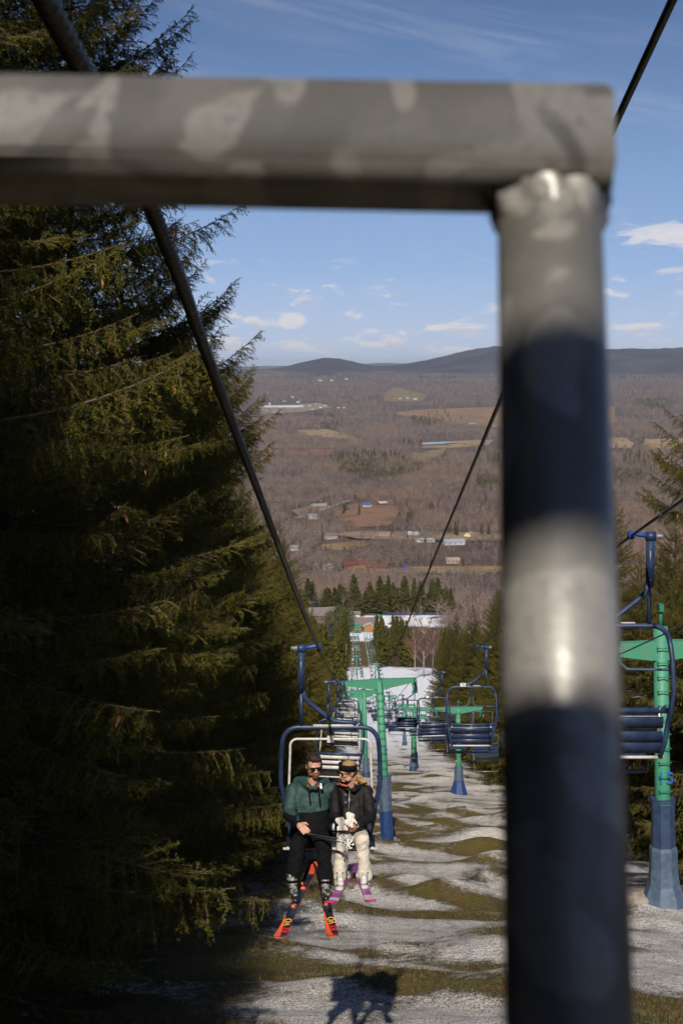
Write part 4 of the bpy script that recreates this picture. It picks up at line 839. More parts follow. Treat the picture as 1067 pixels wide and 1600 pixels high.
# ------------------------------------------------------------ the camera's own chair: galvanized backrest frame
def galv():
    m = bpy.data.materials.new('galvanized_steel'); m.use_nodes = True; n, l = m.node_tree.nodes, m.node_tree.links; b = n['Principled BSDF']; b.inputs['Metallic'].default_value = .22; b.inputs['Roughness'].default_value = .44
    t = n.new('ShaderNodeTexCoord')
    def nz(s, d, r, dis=0): k = n.new('ShaderNodeTexNoise'); k.inputs['Scale'].default_value = s; k.inputs['Detail'].default_value = d; k.inputs['Roughness'].default_value = r; k.inputs['Distortion'].default_value = dis; l.new(t.outputs['Object'], k.inputs['Vector']); return k.outputs['Fac']
    def rg(v, a, c): k = n.new('ShaderNodeMapRange'); k.interpolation_type = 'SMOOTHSTEP'; k.inputs[1].default_value = a; k.inputs[2].default_value = c; l.new(v, k.inputs[0]); return k.outputs[0]
    def mx(f, a, c):
        k = n.new('ShaderNodeMixRGB'); l.new(f, k.inputs[0])
        for i, v in ((1, a), (2, c)):
            if isinstance(v, tuple): k.inputs[i].default_value = v+(1,)
            else: l.new(v, k.inputs[i])
        return k.outputs[0]
    c = mx(rg(nz(26, 3, .5), .40, .62), (.160, .149, .133), (.220, .205, .183)); c = mx(rg(nz(24, 2, .45, .9), .54, .58), c, (.31, .29, .262)); c = mx(rg(nz(300, 3, .6), .5, .75), c, (.17, .165, .16))
    l.new(c, b.inputs['Base Color']); b.inputs['Roughness'].default_value = .38; b.inputs['Specular IOR Level'].default_value = .6; bp = n.new('ShaderNodeBump'); bp.inputs['Strength'].default_value = .12; bp.inputs['Distance'].default_value = .003; l.new(nz(120, 4, .6), bp.inputs['Height']); l.new(bp.outputs[0], b.inputs['Normal']); return m
GV = galv()
bl, br = U(-60, 217, .474), U(950, 236, .466); axx = (br-bl).normalized()
post_t, post_b = U(856, 250, .475), U(890, 1640, .372); down = (post_b-post_t).normalized(); nrm = axx.cross(-down).normalized()   # frame plane
dn = (down-axx*down.dot(axx)).normalized(); fr = axx.cross(dn)      # bar's own axes
RM3 = Matrix((axx, fr, -dn)).transposed()
own = empty('chair_backrest_frame', post_b+down*.12, 'blurred grey galvanized square rail and round post close to the lens', 'chair frame')
iv = own.location
bar_c = br-axx*.46
b = MB(); b.box((0, 0, 0), (.92, .0318, .0318), bev=.0017); child('top_rail', b.mesh('top_rail', GV), own, bar_c-iv, RM3.to_euler())
for sx in (0, 1):
    off = -axx*(.92-.044)*sx; b = MB(); p0, p1 = Vector((0, 0, 0)), Vector(down*.62)
    b.tube([p0, p0+down*.2, p1], .0172, 28); q = child('post', b.mesh('post', GV), own, post_t+off+down*.000-iv)
    b = MB(); n = 48; vs = []; prof = [(.0173, .027), (.0180, .023), (.0194, .018), (.0200, .012), (.0196, .006), (.0172, .001)]
    for j_, (rr, dd_) in enumerate(prof):       # weld: an uneven fillet of metal between rail and post
        for k in range(n):
            a = 2*math.pi*k/n; e_ = (.0010*math.sin(7*a+j_)+.0007*math.sin(13*a+2*j_)+.0005*math.sin(23*a))*(1.1 if 0 < j_ < 5 else 0); vs.append(down*(dd_+.0012*math.sin(5*a+1)*(j_ < 3)+.001*math.sin(11*a))+axx*(rr+e_)*math.cos(a)+fr*(rr+e_)*math.sin(a))
    b.add(vs, [(j_*n+k, j_*n+(k+1) % n, (j_+1)*n+(k+1) % n, (j_+1)*n+k) for j_ in range(len(prof)-1) for k in range(n)], 0, True); child('weld', b.mesh('weld', GV), q)
low = post_t+down*.62; 
for dz in (.42, .54): b = MB(); b.box((0, 0, 0), (.90, .022, .07), bev=.003); child('slat', b.mesh('slat', M['white_board']), own, bar_c+down*dz+fr*.0-iv, RM3.to_euler())
b = MB(); b.box((0, -.22, 0), (.98, .46, .05), bev=.015); child('seat', b.mesh('seat', M['black']), own, low-axx*.42+Vector((0, -.02, .02))-iv)
# unseen blue tube in the shape of a bail, added to shade the post
P0 = br-axx*.46
def back_to_sun(px, py, d, y): p = U(px, py, d); return p-sd*((p.y-y)/sd.y)
rail = back_to_sun(860, 692, .44, -.62)
b = MB(); xs = (-.70, .50); zt = rail.z; b.tube([Vector((x, rail.y, z))-iv for x, z in ((xs[0], -.5), (xs[0]-.05, 0), (xs[0]-.04, zt-.25), (xs[0]+.01, zt-.12), (xs[0]+.13, zt-.06), (xs[1]-.13, zt+.03), (xs[1]-.01, zt-.05), (xs[1]+.04, zt-.17), (xs[1]+.05, 0), (xs[1], -.5))], .037, 14); child('bail_frame', b.mesh('bail_frame', M['blue']), own)
# ------------------------------------------------------------ people
def capsule(b, p0, r0, p1, r1, n=12):
    p0, p1 = Vector(p0), Vector(p1); d = (p1-p0); L = d.length; d = d.normalized() if L > 1e-6 else Vector((0, 0, 1)); pts, rs = [], []
    for k in range(5): a = math.pi/2*(1-k/4); pts.append(p0-d*r0*math.sin(a)); rs.append(max(r0*math.cos(a), 1e-4))
    for k in range(1, 5): a = math.pi/2*(k/4); pts.append(p1+d*r1*math.sin(a)); rs.append(max(r1*math.cos(a), 1e-4))
    if L < 1e-6: pts[5] = pts[5]
    b.tube(pts, rs, n)
def ellipsoid(b, c, rad, Mx, n=14):
    c = Vector(c); prof = [(max(math.sin(math.pi*k/n), 1e-3), -math.cos(math.pi*k/n)) for k in range(n+1)]; t = MB(); t.lathe(prof, n=16)
    b.add([c+Mx@Vector((v[0]*rad[0], v[1]*rad[1], v[2]*rad[2])) for v in t.v], t.f)
def skin(b, name, voxel, mats, smooth=4, wr=0.0, wrs=18, pick=None):
    """fuse overlapping volumes into one continuous surface"""
    me = b.mesh('tmp'); o = bpy.data.objects.new('tmp', me); col.objects.link(o); r = o.modifiers.new('r', 'REMESH'); r.mode = 'VOXEL'; r.voxel_size = voxel; s = o.modifiers.new('s', 'SMOOTH'); s.iterations = smooth; s.factor = .5
    me2 = bpy.data.meshes.new_from_object(o.evaluated_get(bpy.context.evaluated_depsgraph_get())); bpy.data.objects.remove(o); me2.name = name; n = len(me2.vertices); co = np.empty(n*3, np.float32); me2.vertices.foreach_get('co', co); co = co.reshape(-1, 3)
    if wr:
        no = np.empty(n*3, np.float32); me2.vertices.foreach_get('normal', no); no = no.reshape(-1, 3)
        w_ = (fbm(co[:, 0]*wrs+co[:, 1]*wrs*.7+5, co[:, 2]*wrs*1.5+co[:, 1]*4, 3)-.5)+(fbm(co[:, 0]*wrs*.5-co[:, 2]*wrs*.6, co[:, 2]*wrs*.5+9, 2)-.5); co = co+no*(w_*wr)[:, None]; me2.vertices.foreach_set('co', co.astype(np.float32).ravel())
    me2.materials.clear()
    for m in mats: me2.materials.append(m)
    me2.polygons.foreach_set('use_smooth', np.ones(len(me2.polygons), bool))
    if pick:
        for p in me2.polygons: p.material_index = pick(p.center)
    me2.update(); return me2
SKIN = mat('skin', (.56, .30, .21), .55, c2=(.48, .23, .16), scale=20); LIPS = mat('lips', (.42, .19, .15), .5)
HAIR_M = mat('dark_brown_hair', (.035, .017, .010), .6, var=.4, scale=60, bump=.5, bscale=120); BEARD = mat('red_brown_beard', (.20, .075, .035), .8, var=.4, scale=60, bump=.5, bscale=150); HAIR_W = mat('blond_hair', (.46, .27, .11), .5, c2=(.22, .11, .045), scale=45, bump=.6, bscale=90)
JG = mat('dark_green_jacket', (.022, .058, .054), .7, var=.25, scale=10, bump=.15, bscale=60); JB = mat('black_cloth', (.0065, .0065, .008), .9, var=.3, bump=.2, bscale=50, spec=.15); JBW = mat('black_nylon', (.010, .009, .009), .7, var=.4, scale=14, bump=.3, bscale=30, spec=.3); CREAM = mat('cream_trousers', (.68, .61, .51), .8, c2=(.58, .51, .41), scale=7, bump=.2, bscale=40)
LENS = mat('dark_lens', (.008, .008, .009), .08); ORG = mat('orange_zip', (.55, .10, .03), .5); BW = mat('boot_grey', (.30, .29, .28), .4, c2=(.03, .03, .03), scale=22, lo=.46, hi=.54); BB = mat('boot_black', (.02, .02, .022), .35); BWH = mat('boot_white', (.66, .62, .56), .4, var=.2); BGR = mat('boot_buckle_grey', (.26, .24, .22), .35, .4); RED = mat('red_plastic', (.45, .05, .05), .4); WHT = mat('white_leather', (.72, .67, .58), .65, var=.2, scale=12, bump=.2)
def hand(b, wrist, palm_dir, side_dir, s=1.0, curl=.5):
    d = Vector(palm_dir).normalized(); a = (Vector(side_dir)-d*d.dot(Vector(side_dir))).normalized(); n = d.cross(a); w_ = Vector(wrist); k = w_+d*.085*s
    capsule(b, w_, .026*s, w_+d*.03*s, .028*s); 
    for i in range(4):
        o = a*(.030-.020*i)*s; capsule(b, w_+d*.02*s+o*.7, .016*s, k+o, .0135*s, 8); ln = (.075, .085, .078, .06)[i]*s
        j1 = k+o*1.15+d*ln*.5*math.cos(curl*.7)+n*(-ln*.5*math.sin(curl*.7)); j2 = j1+d*ln*.5*math.cos(curl*1.7)-n*ln*.5*math.sin(curl*1.7); capsule(b, k+o, .0105*s, j1, .0095*s, 8); capsule(b, j1, .0095*s, j2, .008*s, 8)
    t0 = w_+d*.02*s+a*.026*s; t1 = t0+(d*.55+a*.7-n*.2)*.045*s; capsule(b, t0, .015*s, t1, .0125*s, 8); capsule(b, t1, .0125*s, t1+(d*.9+a*.15-n*.3)*.032*s, .0095*s, 8)
class Head:
    def __init__(s, c, yaw, pitch, roll, k=1.0):
        s.c = Vector(c); s.k = k; s.M = (Matrix.Rotation(R(yaw), 3, 'Z')@Matrix.Rotation(R(pitch), 3, 'X')@Matrix.Rotation(R(roll), 3, 'Y'))    # local: x right in picture, -y face, z up
    def p(s, x, y, z): return s.c+s.M@Vector((x, y, z))*s.k
    def flesh(s, b, neck_to, nr=.052):
        E = lambda c, r: ellipsoid(b, s.p(*c), [q*s.k for q in r], s.M)
        E((0, .012, .022), (.076, .096, .098)); E((0, -.022, -.035), (.062, .070, .078)); E((0, -.052, -.088), (.034, .034, .030)); E((0, -.086, -.016), (.0125, .020, .026)); E((0, -.096, -.034), (.0165, .015, .012)); E((0, -.076, .020), (.055, .018, .014))
        for x in (-1, 1): E((x*.079, .012, -.006), (.010, .018, .032)); E((x*.042, -.062, -.022), (.024, .022, .024)); E((x*.05, -.02, -.07), (.02, .04, .03))
        E((0, -.083, -.062), (.024, .012, .011))
        capsule(b, s.p(0, .022, -.06), nr, neck_to, nr*1.12)
    def shades(s, parent, loc, aviator=False):
        b = MB()
        for x in (-1, 1):
            pl = [(-.029, .016), (.029, .018), (.030, 0), (.022, -.020), (-.018, -.022), (-.030, -.004)]; b.prism([(q[0]*x, q[1]) for q in pl][::x], .005, s.M@Matrix.Rotation(R(-x*10), 3, 'Z')*s.k, s.p(x*.034, -.098, .004)-loc); b.tube([s.p(x*.064, -.090, .014)-loc, s.p(x*.080, -.03, .012)-loc, s.p(x*.084, .01, .006)-loc], .0032, 6)
        b.tube([s.p(-.07, -.093, .02)-loc, s.p(0, -.105, .022)-loc, s.p(.07, -.093, .02)-loc], .0042, 6); child('sunglasses', b.mesh('sunglasses', LENS), parent)
        b = MB(); ellipsoid(b, s.p(0, -.093, -.0625)-loc, (.021*s.k, .005*s.k, .0042*s.k), s.M); child('lips', b.mesh('lips', LIPS), parent)
def shift(b, loc):
    b.v = [tuple(Vector(v)-loc) for v in b.v]; return b
def torso(b, pel, chest, sl, sr, wr_, cr, depth=.72, sr_r=.075):
    pel, chest, sl, sr = Vector(pel), Vector(chest), Vector(sl), Vector(sr); up = (chest-pel).normalized(); Mx = Matrix(((1, 0, 0), (0, 1, 0), (0, 0, 1)))
    for k in range(8):
        t = k/7; c = pel.lerp(chest, t); rr = wr_*(1-t)+cr*t; ellipsoid(b, c, (rr, rr*depth, .11), Mx)
    capsule(b, sl, sr_r, sr, sr_r); capsule(b, chest+Vector((-.08, 0, 0)), cr*.6, sl.lerp(sr, .35), sr_r*1.05); capsule(b, chest+Vector((.08, 0, 0)), cr*.6, sl.lerp(sr, .65), sr_r*1.05)
def boot(parent, loc, ankle, toe, sole_up, mats, k=1.0):
    """ski boot: cuff, shell with sole, buckles"""
    a, t = Vector(ankle)-loc, Vector(toe)-loc; f = (t-a); f = (f-Vector(sole_up)*f.dot(Vector(sole_up))).normalized(); u = Vector(sole_up).normalized(); s = f.cross(u); heel = t-f*.30*k
    b = MB(); capsule(b, a+u*.12, .062*k, a-u*.02, .058*k); capsule(b, a-u*.03, .055*k, heel+u*.05+f*.05, .048*k); capsule(b, heel+u*.05+f*.04, .046*k, t+u*.042-f*.03, .040*k); Mx = Matrix((f, s, u)).transposed(); b.box(heel+f*.15*k+u*.008, (.31*k, .075*k, .018), Mx)
    sh = child('boot', skin(b, 'boot', .009, [mats[0], mats[1]], 3, pick=lambda c: 1 if (c-a).dot(u) > .015 else 0), parent)
    for q, h_ in enumerate((.10, .05, -.015, -.055)):
        cc = a+u*h_+f*(.064 if q < 2 else .075+.02*(q-1))*k; b = MB(); b.box(cc, (.018, .085*k, .020), Mx, bev=.004); child('buckle', b.mesh('buckle', mats[2]), sh)
    return heel+loc, t+loc, f, u, s
def jitter_none(): pass

# ---- man
ml = U(487, 1308, 14.9); man_parts = {}
hm_ = Head(U(491, 1196.5, 14.93), 14, 8, -2, 1.0)
b = MB(); hm_.flesh(b, U(488, 1229, 15.0), .056)
rw, re, rs_ = U(467, 1288, 14.60), U(452, 1271, 14.86), U(459, 1235, 15.0); lw, le, ls_ = U(573, 1234, 15.06), U(541, 1244, 15.22), U(517, 1234, 15.02)
capsule(b, rs_, .05, re, .042); capsule(b, re, .042, rw, .030); hand(b, rw, U(478, 1298, 14.46)-rw, Vector((1, .2, .6)), 1.05, .55); capsule(b, ls_, .05, le, .042); capsule(b, le, .042, lw, .030); hand(b, U(573, 1233, 15.03), U(578, 1243, 14.9)-U(573, 1233, 15.03), Vector((1, -.5, .2)), 1.0, .5)
torso(b, U(487, 1301, 14.93), U(487, 1252, 14.98), rs_, ls_, .14, .14, .68, .055)
kl, kr = U(464, 1321, 14.44), U(506, 1322, 14.44); al, ar = U(457, 1384, 14.46), U(508, 1385, 14.46)
for h_, k_, a_ in ((U(474, 1306, 14.88), kl, al), (U(500, 1306, 14.88), kr, ar)): capsule(b, h_, .075, k_, .058); capsule(b, k_, .056, a_, .042)
man = top('person', skin(shift(b, ml), 'person', .0065, [SKIN], 3), ml, label='bearded man in a dark green and black ski jacket and sunglasses on the chair', cat='person'); hm_.shades(man, ml)
# hair, beard
b = MB(); ellipsoid(b, hm_.p(0, .026, .052), (.081, .096, .084), hm_.M); ellipsoid(b, hm_.p(0, -.045, .098), (.060, .048, .034), hm_.M); ellipsoid(b, hm_.p(-.02, -.03, .112), (.045, .05, .03), hm_.M)
for x in (-1, 1): ellipsoid(b, hm_.p(x*.070, .010, .028), (.014, .036, .042), hm_.M)
child('hair', skin(shift(b, ml), 'hair', .006, [HAIR_M], 2, .010, 70), man)
b = MB(); ellipsoid(b, hm_.p(0, -.050, -.088), (.043, .041, .040), hm_.M); ellipsoid(b, hm_.p(0, -.087, -.050), (.028, .011, .008), hm_.M)
for x in (-1, 1): ellipsoid(b, hm_.p(x*.055, -.018, -.065), (.020, .045, .046), hm_.M); ellipsoid(b, hm_.p(x*.030, -.074, -.066), (.012, .016, .024), hm_.M)
child('beard', skin(shift(b, ml), 'beard', .005, [BEARD], 2, .006, 90), man)
# jacket
b = MB(); torso(b, U(487, 1296, 14.92), U(487, 1250, 14.98), rs_+Vector((.0, 0, -.012)), ls_+Vector((0, 0, -.012)), .185, .190, .74, .078)
capsule(b, rs_, .082, re, .074); capsule(b, re, .072, rw+(re-rw)*.10, .056); capsule(b, ls_, .080, le, .070); capsule(b, le, .068, lw+(le-lw)*.12, .052)
capsule(b, U(472, 1221, 15.06), .050, U(504, 1222, 15.06), .050); capsule(b, U(466, 1222, 15.12), .055, U(508, 1222, 15.12), .055); capsule(b, U(473, 1222, 15.02), .040, U(484, 1231, 14.86), .034); capsule(b, U(506, 1221, 15.02), .040, U(493, 1231, 14.86), .034)
zsplit = U(487, 1266, 14.9).z-ml.z; rex = re-ml; xl_ = (rs_.x-ml.x)-.02
child('jacket', skin(shift(b, ml), 'jacket', .011, [JG, JB], 3, .022, 14, pick=lambda c: 1 if (c.z < zsplit+.012*math.sin(c.x*9) or (c.z < rex.z+.035 and c.x < rex.x+.09)) else 0), man)
for (x0, y0, x1, y1) in ((481, 1226, 485, 1255), (497, 1226, 500, 1257)): b = MB(); b.tube([U(x0, y0, 14.815)-ml, U((x0+x1)/2, (y0+y1)/2, 14.79)-ml, U(x1, y1, 14.785)-ml], .0075, 6, 0); b.tube([U(x0, y0, 14.81)-ml, U(x0+.4, y0+4, 14.805)-ml], .0065, 6, 1); child('zip', b.mesh('zip', JB, ORG), man)
b = MB(); b.lathe([(.012, -.006), (.013, .0), (.011, .006)], U(501.3, 1225.6, 14.80)-ml, 10, 0, Matrix.Rotation(R(90), 3, 'X')); b.box(U(501.3, 1228.3, 14.80)-ml, (.030, .012, .010)); b.lathe([(.013, -.006), (.015, .0), (.012, .006)], U(501.6, 1231, 14.795)-ml, 10, 0, Matrix.Rotation(R(90), 3, 'X')); child('logo', b.mesh('logo', M['plate']), man)
# trousers
b = MB(); capsule(b, U(475, 1305, 14.9), .115, U(498, 1305, 14.9), .115)
for h_, k_, a_ in ((U(475, 1306, 14.88), kl, al), (U(500, 1306, 14.88), kr, ar)): capsule(b, h_, .105, k_, .082); capsule(b, k_, .084, a_+(k_-a_)*.45, .086); capsule(b, a_+(k_-a_)*.45, .086, a_+(k_-a_)*.18, .084)
child('trousers', skin(shift(b, ml), 'trousers', .011, [JB], 3, .022, 16), man)

# ---- woman
wl2 = U(549, 1306, 14.9); hw = Head(U(543, 1205.5, 14.92), -60, 6, 4, .93)
b = MB(); hw.flesh(b, U(549, 1232, 15.0), .047)
wrs_, wre, wrw = U(527, 1237, 14.98), U(525, 1276, 14.80), U(539, 1289, 14.58); wls, wle, wlw = U(573, 1237, 14.98), U(578, 1274, 14.82), U(558, 1290, 14.56)
capsule(b, wrs_, .042, wre, .036); capsule(b, wre, .036, wrw, .026); hand(b, wrw, Vector((.8, -.3, -.4)), Vector((0, -.3, 1)), .9, .8); capsule(b, wls, .042, wle, .036); capsule(b, wle, .036, wlw, .026); hand(b, wlw, Vector((-.85, -.25, .05)), Vector((0, -.3, 1)), .92, .8)
torso(b, U(549, 1301, 14.93), U(549, 1254, 14.98), wrs_, wls, .13, .125, .68, .048)
wkl, wkr = U(536, 1315, 14.48), U(566, 1313, 14.48); wal, war = U(530, 1376, 14.50), U(571, 1376, 14.50)
for h_, k_, a_ in ((U(539, 1306, 14.88), wkl, wal), (U(562, 1306, 14.88), wkr, war)): capsule(b, h_, .07, k_, .05); capsule(b, k_, .05, a_, .038)
woman = top('person', skin(shift(b, wl2), 'person', .0065, [SKIN], 3), wl2, label='blond woman in a black jacket, cream trousers and headband on the chair', cat='person'); hw.shades(woman, wl2)
b = MB(); ellipsoid(b, hw.p(0, .022, .034), (.080, .097, .086), hw.M)
for j, (x0, x1, x2, dy) in enumerate([(551, 560, 574, .02), (553, 563, 570, 0), (550, 557, 566, .06), (548, 551, 556, .1), (555, 565, 577, .05), (549, 554, 561, -.02)]):
    P = [U(x0-3, 1196+j, 14.99+dy), U(x0+2, 1206+j, 15.0+dy), U(x1, 1216+j, 14.98+dy), U(x2, 1223+j*1.2, 14.92+dy*.5)]; rr = [.034, .036, .030, .006]
    for q in range(3): capsule(b, P[q], rr[q], P[q+1], rr[q+1], 8)
ellipsoid(b, hw.p(-.055, -.035, -.02), (.022, .03, .05), hw.M)
child('hair', skin(shift(b, wl2), 'hair', .006, [HAIR_W], 2, .014, 55), woman)
b = MB(); t = MB(); n = 26
for k_ in range(n):
    a = 2*math.pi*k_/n; 
    for z in (-.034, .034): t.v.append(tuple(hw.p((.0875-.10*max(0, z))*math.cos(a), .008+(.103-.12*max(0, z))*math.sin(a), .060-.020*math.sin(a)+z)))
t.f = [(2*k_, 2*((k_+1) % n), 2*((k_+1) % n)+1, 2*k_+1) for k_ in range(n)]; t.m = [0]*n; t.sm = [True]*n; me = shift(t, wl2).mesh('headband', JB); hb = child('headband', me, woman); sm_ = hb.modifiers.new('thickness', 'SOLIDIFY'); sm_.thickness = .008; sm_.offset = 1
b = MB(); torso(b, U(549, 1298, 14.92), U(549, 1252, 14.98), wrs_+Vector((0, 0, -.01)), wls+Vector((0, 0, -.01)), .180, .168, .76, .068)
capsule(b, wrs_, .074, wre, .070); capsule(b, wre, .068, wrw+(wre-wrw)*.12, .052); capsule(b, wls, .074, wle, .070); capsule(b, wle, .068, wlw+(wle-wlw)*.12, .052)
capsule(b, U(536, 1224, 15.03), .040, U(562, 1225, 15.03), .040); capsule(b, U(535, 1226, 15.0), .036, U(544, 1233, 14.85), .026); capsule(b, U(563, 1226, 15.0), .036, U(553, 1234, 14.85), .026)
child('jacket', skin(shift(b, wl2), 'jacket', .010, [JBW], 3, .020, 12), woman)
b = MB(); b.tube([U(527.5, 1223, 14.875)-wl2, U(534, 1226, 14.84)-wl2, U(543, 1228.5, 14.81)-wl2], .009, 6); child('collar_lining', b.mesh('collar_lining', ORG), woman)
b = MB(); b.tube([U(546, 1236, 14.80)-wl2, U(545, 1270, 14.755)-wl2], .005, 6); child('zip', b.mesh('zip', M['steel']), woman)
for x, y in ((540, 1242), (546, 1249), (540, 1254)): b = MB(); b.lathe([(.008, -.005), (.010, 0), (.008, .005)], U(x, y, 14.79)-wl2, 8, 0, Matrix.Rotation(R(90), 3, 'X')); child('snap', b.mesh('snap', M['steel']), woman)
b = MB(); capsule(b, U(541, 1305, 14.9), .105, U(560, 1305, 14.9), .105)
for h_, k_, a_ in ((U(540, 1306, 14.88), wkl, wal), (U(562, 1306, 14.88), wkr, war)): capsule(b, h_, .098, k_, .078); capsule(b, k_, .076, a_+(k_-a_)*.5, .070); capsule(b, a_+(k_-a_)*.5, .070, a_+(k_-a_)*.14, .078)
child('trousers', skin(shift(b, wl2), 'trousers', .010, [CREAM], 3, .020, 15), woman)
# white mittens held in her lap
for i, (cx_, cy_, rz, lab) in enumerate([(534, 1290, -18, 'white padded ski glove hanging lower in the woman\'s hands'), (546, 1283, 12, 'white padded ski glove on top in the woman\'s lap')]):
    c = U(cx_, cy_, 14.50); b = MB()
    for j in range(4): capsule(b, c+Vector((.035-.028*j, -.01, .015-.012*abs(j-1.5))), .018, c+Vector((.045-.034*j, -.035, -.055+.01*j)), .017, 8)
    capsule(b, c+Vector((-.02, .02, .045)), .036, c+Vector((.025, .02, .02)), .040); capsule(b, c+Vector((.05, 0, .03)), .017, c+Vector((.085, -.03, .005)), .016, 8); capsule(b, c+Vector((-.03, .03, .07)), .036, c+Vector((.02, .03, .065)), .036)
    gl = top('ski_glove', skin(shift(b, c), 'ski_glove', .006, [WHT], 2), c, (0, R(rz), 0), label=lab, cat='glove'); gl.scale = (.82,)*3

# ---- skis, boots, poles
SB = mat('ski_black', (.012, .014, .022), .3); SN = mat('ski_navy', (.020, .026, .060), .3); SO = mat('ski_orange', (.80, .10, .03), .35); SP = mat('ski_purple', (.17, .015, .16), .35, c2=(.30, .07, .28), scale=9); SW = mat('ski_white', (.52, .42, .52), .35, var=.2); SPK = mat('ski_pink', (.75, .03, .16), .35); YEL = mat('yellow_letters', (.85, .45, .06), .4); REDL = mat('red_letters', (.75, .03, .05), .4)
def ski(tail, tip, up, label, side, waist, shov, mats, zones, letters=None, rise=.055):
    """curved ski body from tail to tip; zones: (start, end, x0, x1, material index) painted as inlaid top sheets"""
    tail, tip = Vector(tail), Vector(tip); f = (tip-tail); L = f.length; f.normalize(); u = Vector(up); u = (u-f*u.dot(f)).normalized(); s = f.cross(u); Mx = Matrix((s, f, u)).transposed()
    n = 26; wd = lambda t: (waist+(shov-waist)*abs(2*t-1)**2.2)*(1 if t < .93 else math.sqrt(max(0.02, 1-((t-.93)/.07)**2*.75))); zc = lambda t: (.010*math.sin(math.pi*min(t/.85, 1)) if t < .85 else rise*((t-.85)/.15)**2); b = MB(); vs = []
    for k in range(n+1):
        t = k/n; h_ = wd(t)/2; z = zc(t); vs += [(-h_, t*L, z), (h_, t*L, z), (h_, t*L, z+.014), (-h_, t*L, z+.014)]
    fs = []; 
    for k in range(n):
        for q in range(4): fs.append((4*k+q, 4*k+(q+1) % 4, 4*k+4+(q+1) % 4, 4*k+4+q))
    fs += [(0, 1, 2, 3), (4*n+3, 4*n+2, 4*n+1, 4*n)]; b.add(vs, fs, 0); me = b.mesh('ski', mats[0], mats[-1])
    for p in me.polygons:
        if abs(p.normal.z) < .5 or p.normal.z < -.5: p.material_index = 1
    o = top('ski', me, tail, Mx.to_euler(), label=label, cat='ski')
    for (t0, t1, a0, a1, b0, b1, mi) in zones:
        z_ = MB(); m_ = 8; vv = []
        for k in range(m_+1):
            q = k/m_; t = t0+(t1-t0)*q; lo_, hi_ = a0+(b0-a0)*q, a1+(b1-a1)*q; h_ = wd(t)/2*.97; vv += [(lo_*h_, t*L, zc(t)+.0152), (hi_*h_, t*L, zc(t)+.0152), (hi_*h_, t*L, zc(t)+.0165), (lo_*h_, t*L, zc(t)+.0165)]
        ff = [];
        for k in range(m_):
            for q in range(4): ff.append((4*k+q, 4*k+(q+1) % 4, 4*k+4+(q+1) % 4, 4*k+4+q))
        z_.add(vv, ff+[(0, 1, 2, 3), (4*m_+3, 4*m_+2, 4*m_+1, 4*m_)]); child('top_sheet', z_.mesh('top_sheet', mats[mi]), o)
    if letters:
        for (txt, t, xo, m_) in letters:
            tm = text_mesh(txt, .095, m_, 'lettering'); q = child('lettering', tm, o, (xo, t*L, zc(t)+.018), (math.atan((zc(t+.02)-zc(t-.02))/(.04*L)), 0, R(-90))); q.scale = (1.0, 1.0, 1.0)
    return o, Mx, L
upv = Vector((0, -.05, 1))
zm = [(.02, .20, -1, .2, -1, .9, 1), (.03, .17, -.2, .8, -.9, .2, 2), (.70, .985, .85, 1.0, -.25, 1.0, 2), (.25, .70, -1, -.2, -1, .2, 1)]
zm2 = [(.02, .20, -1, .2, -1, .9, 1), (.03, .17, -.2, .8, -.9, .2, 2), (.66, .985, .85, 1.0, -.10, 1.0, 2), (.25, .70, -1, -.2, -1, .2, 1)]
s1, M1, L1 = ski(U(493, 1349, 15.10), U(434, 1474, 13.58), upv, 'black and orange ski pointing left under the man\'s boot', -1, .085, .135, [SB, SN, SO, SO], zm, [('VÖ', .775, -.012, YEL), ('LKL', .875, -.030, REDL)])
s2, M2, L2 = ski(U(497, 1345, 15.15), U(521, 1472, 13.55), upv, 'black and orange ski pointing straight down under the man\'s boot', 1, .085, .135, [SB, SN, SO, SO], zm2, [('VÖ', .775, -.020, YEL), ('LKL', .87, -.028, REDL)])
zw = [(.0, .16, -1, 1, -1, 1, 1), (.16, .30, -1, 1, -.6, .9, 2), (.60, .80, -1, 1, -1, 1, 1), (.80, .86, -1, 1, -1, 1, 2), (.86, .93, -1, 1, -1, 1, 1), (.93, .99, -1, 1, -1, 1, 3)]
zw2 = [(.0, .16, -1, 1, -1, 1, 3), (.60, .78, -1, 1, -1, 1, 1), (.78, .90, -1, 1, -1, 1, 2), (.90, .97, -1, .2, -1, .6, 2), (.90, .99, .25, 1, .65, 1, 1)]
s3, M3, L3 = ski(U(554, 1354, 15.02), U(515, 1419, 13.78), upv, 'purple and white ski crossing left in front of the man\'s leg', -1, .08, .125, [SP, SP, SW, SP, SPK], zw)
s4, M4, L4 = ski(U(553, 1353, 15.06), U(581, 1416, 13.78), upv, 'purple and white ski on the right under the woman\'s boot', 1, .08, .125, [SP, SP, SW, SP, SPK], zw2)
BIND = mat('binding_black_orange', (.02, .02, .02), .4, c2=(.7, .12, .03), scale=16, lo=.52, hi=.56)
def bind(o, L, Mx, person, loc, ankle, t, mats, bmat, k=1.0):
    toe = o.location+Mx@Vector((0, t*L+.15, .05)); heel, tt, f, u, s = boot(person, loc, ankle, toe, Mx@Vector((0, 0, 1)), mats, k)
    b = MB(); b.box((0, t*L+.19, .030), (.07, .10, .035), bev=.006); b.box((0, t*L+.155, .058), (.055, .035, .03), bev=.006); child('toe_binding', b.mesh('toe_binding', bmat), o); b = MB(); b.box((0, t*L-.19, .032), (.07, .12, .04), bev=.006); b.box((0, t*L-.155, .068), (.05, .04, .05), bev=.006); child('heel_binding', b.mesh('heel_binding', bmat), o)
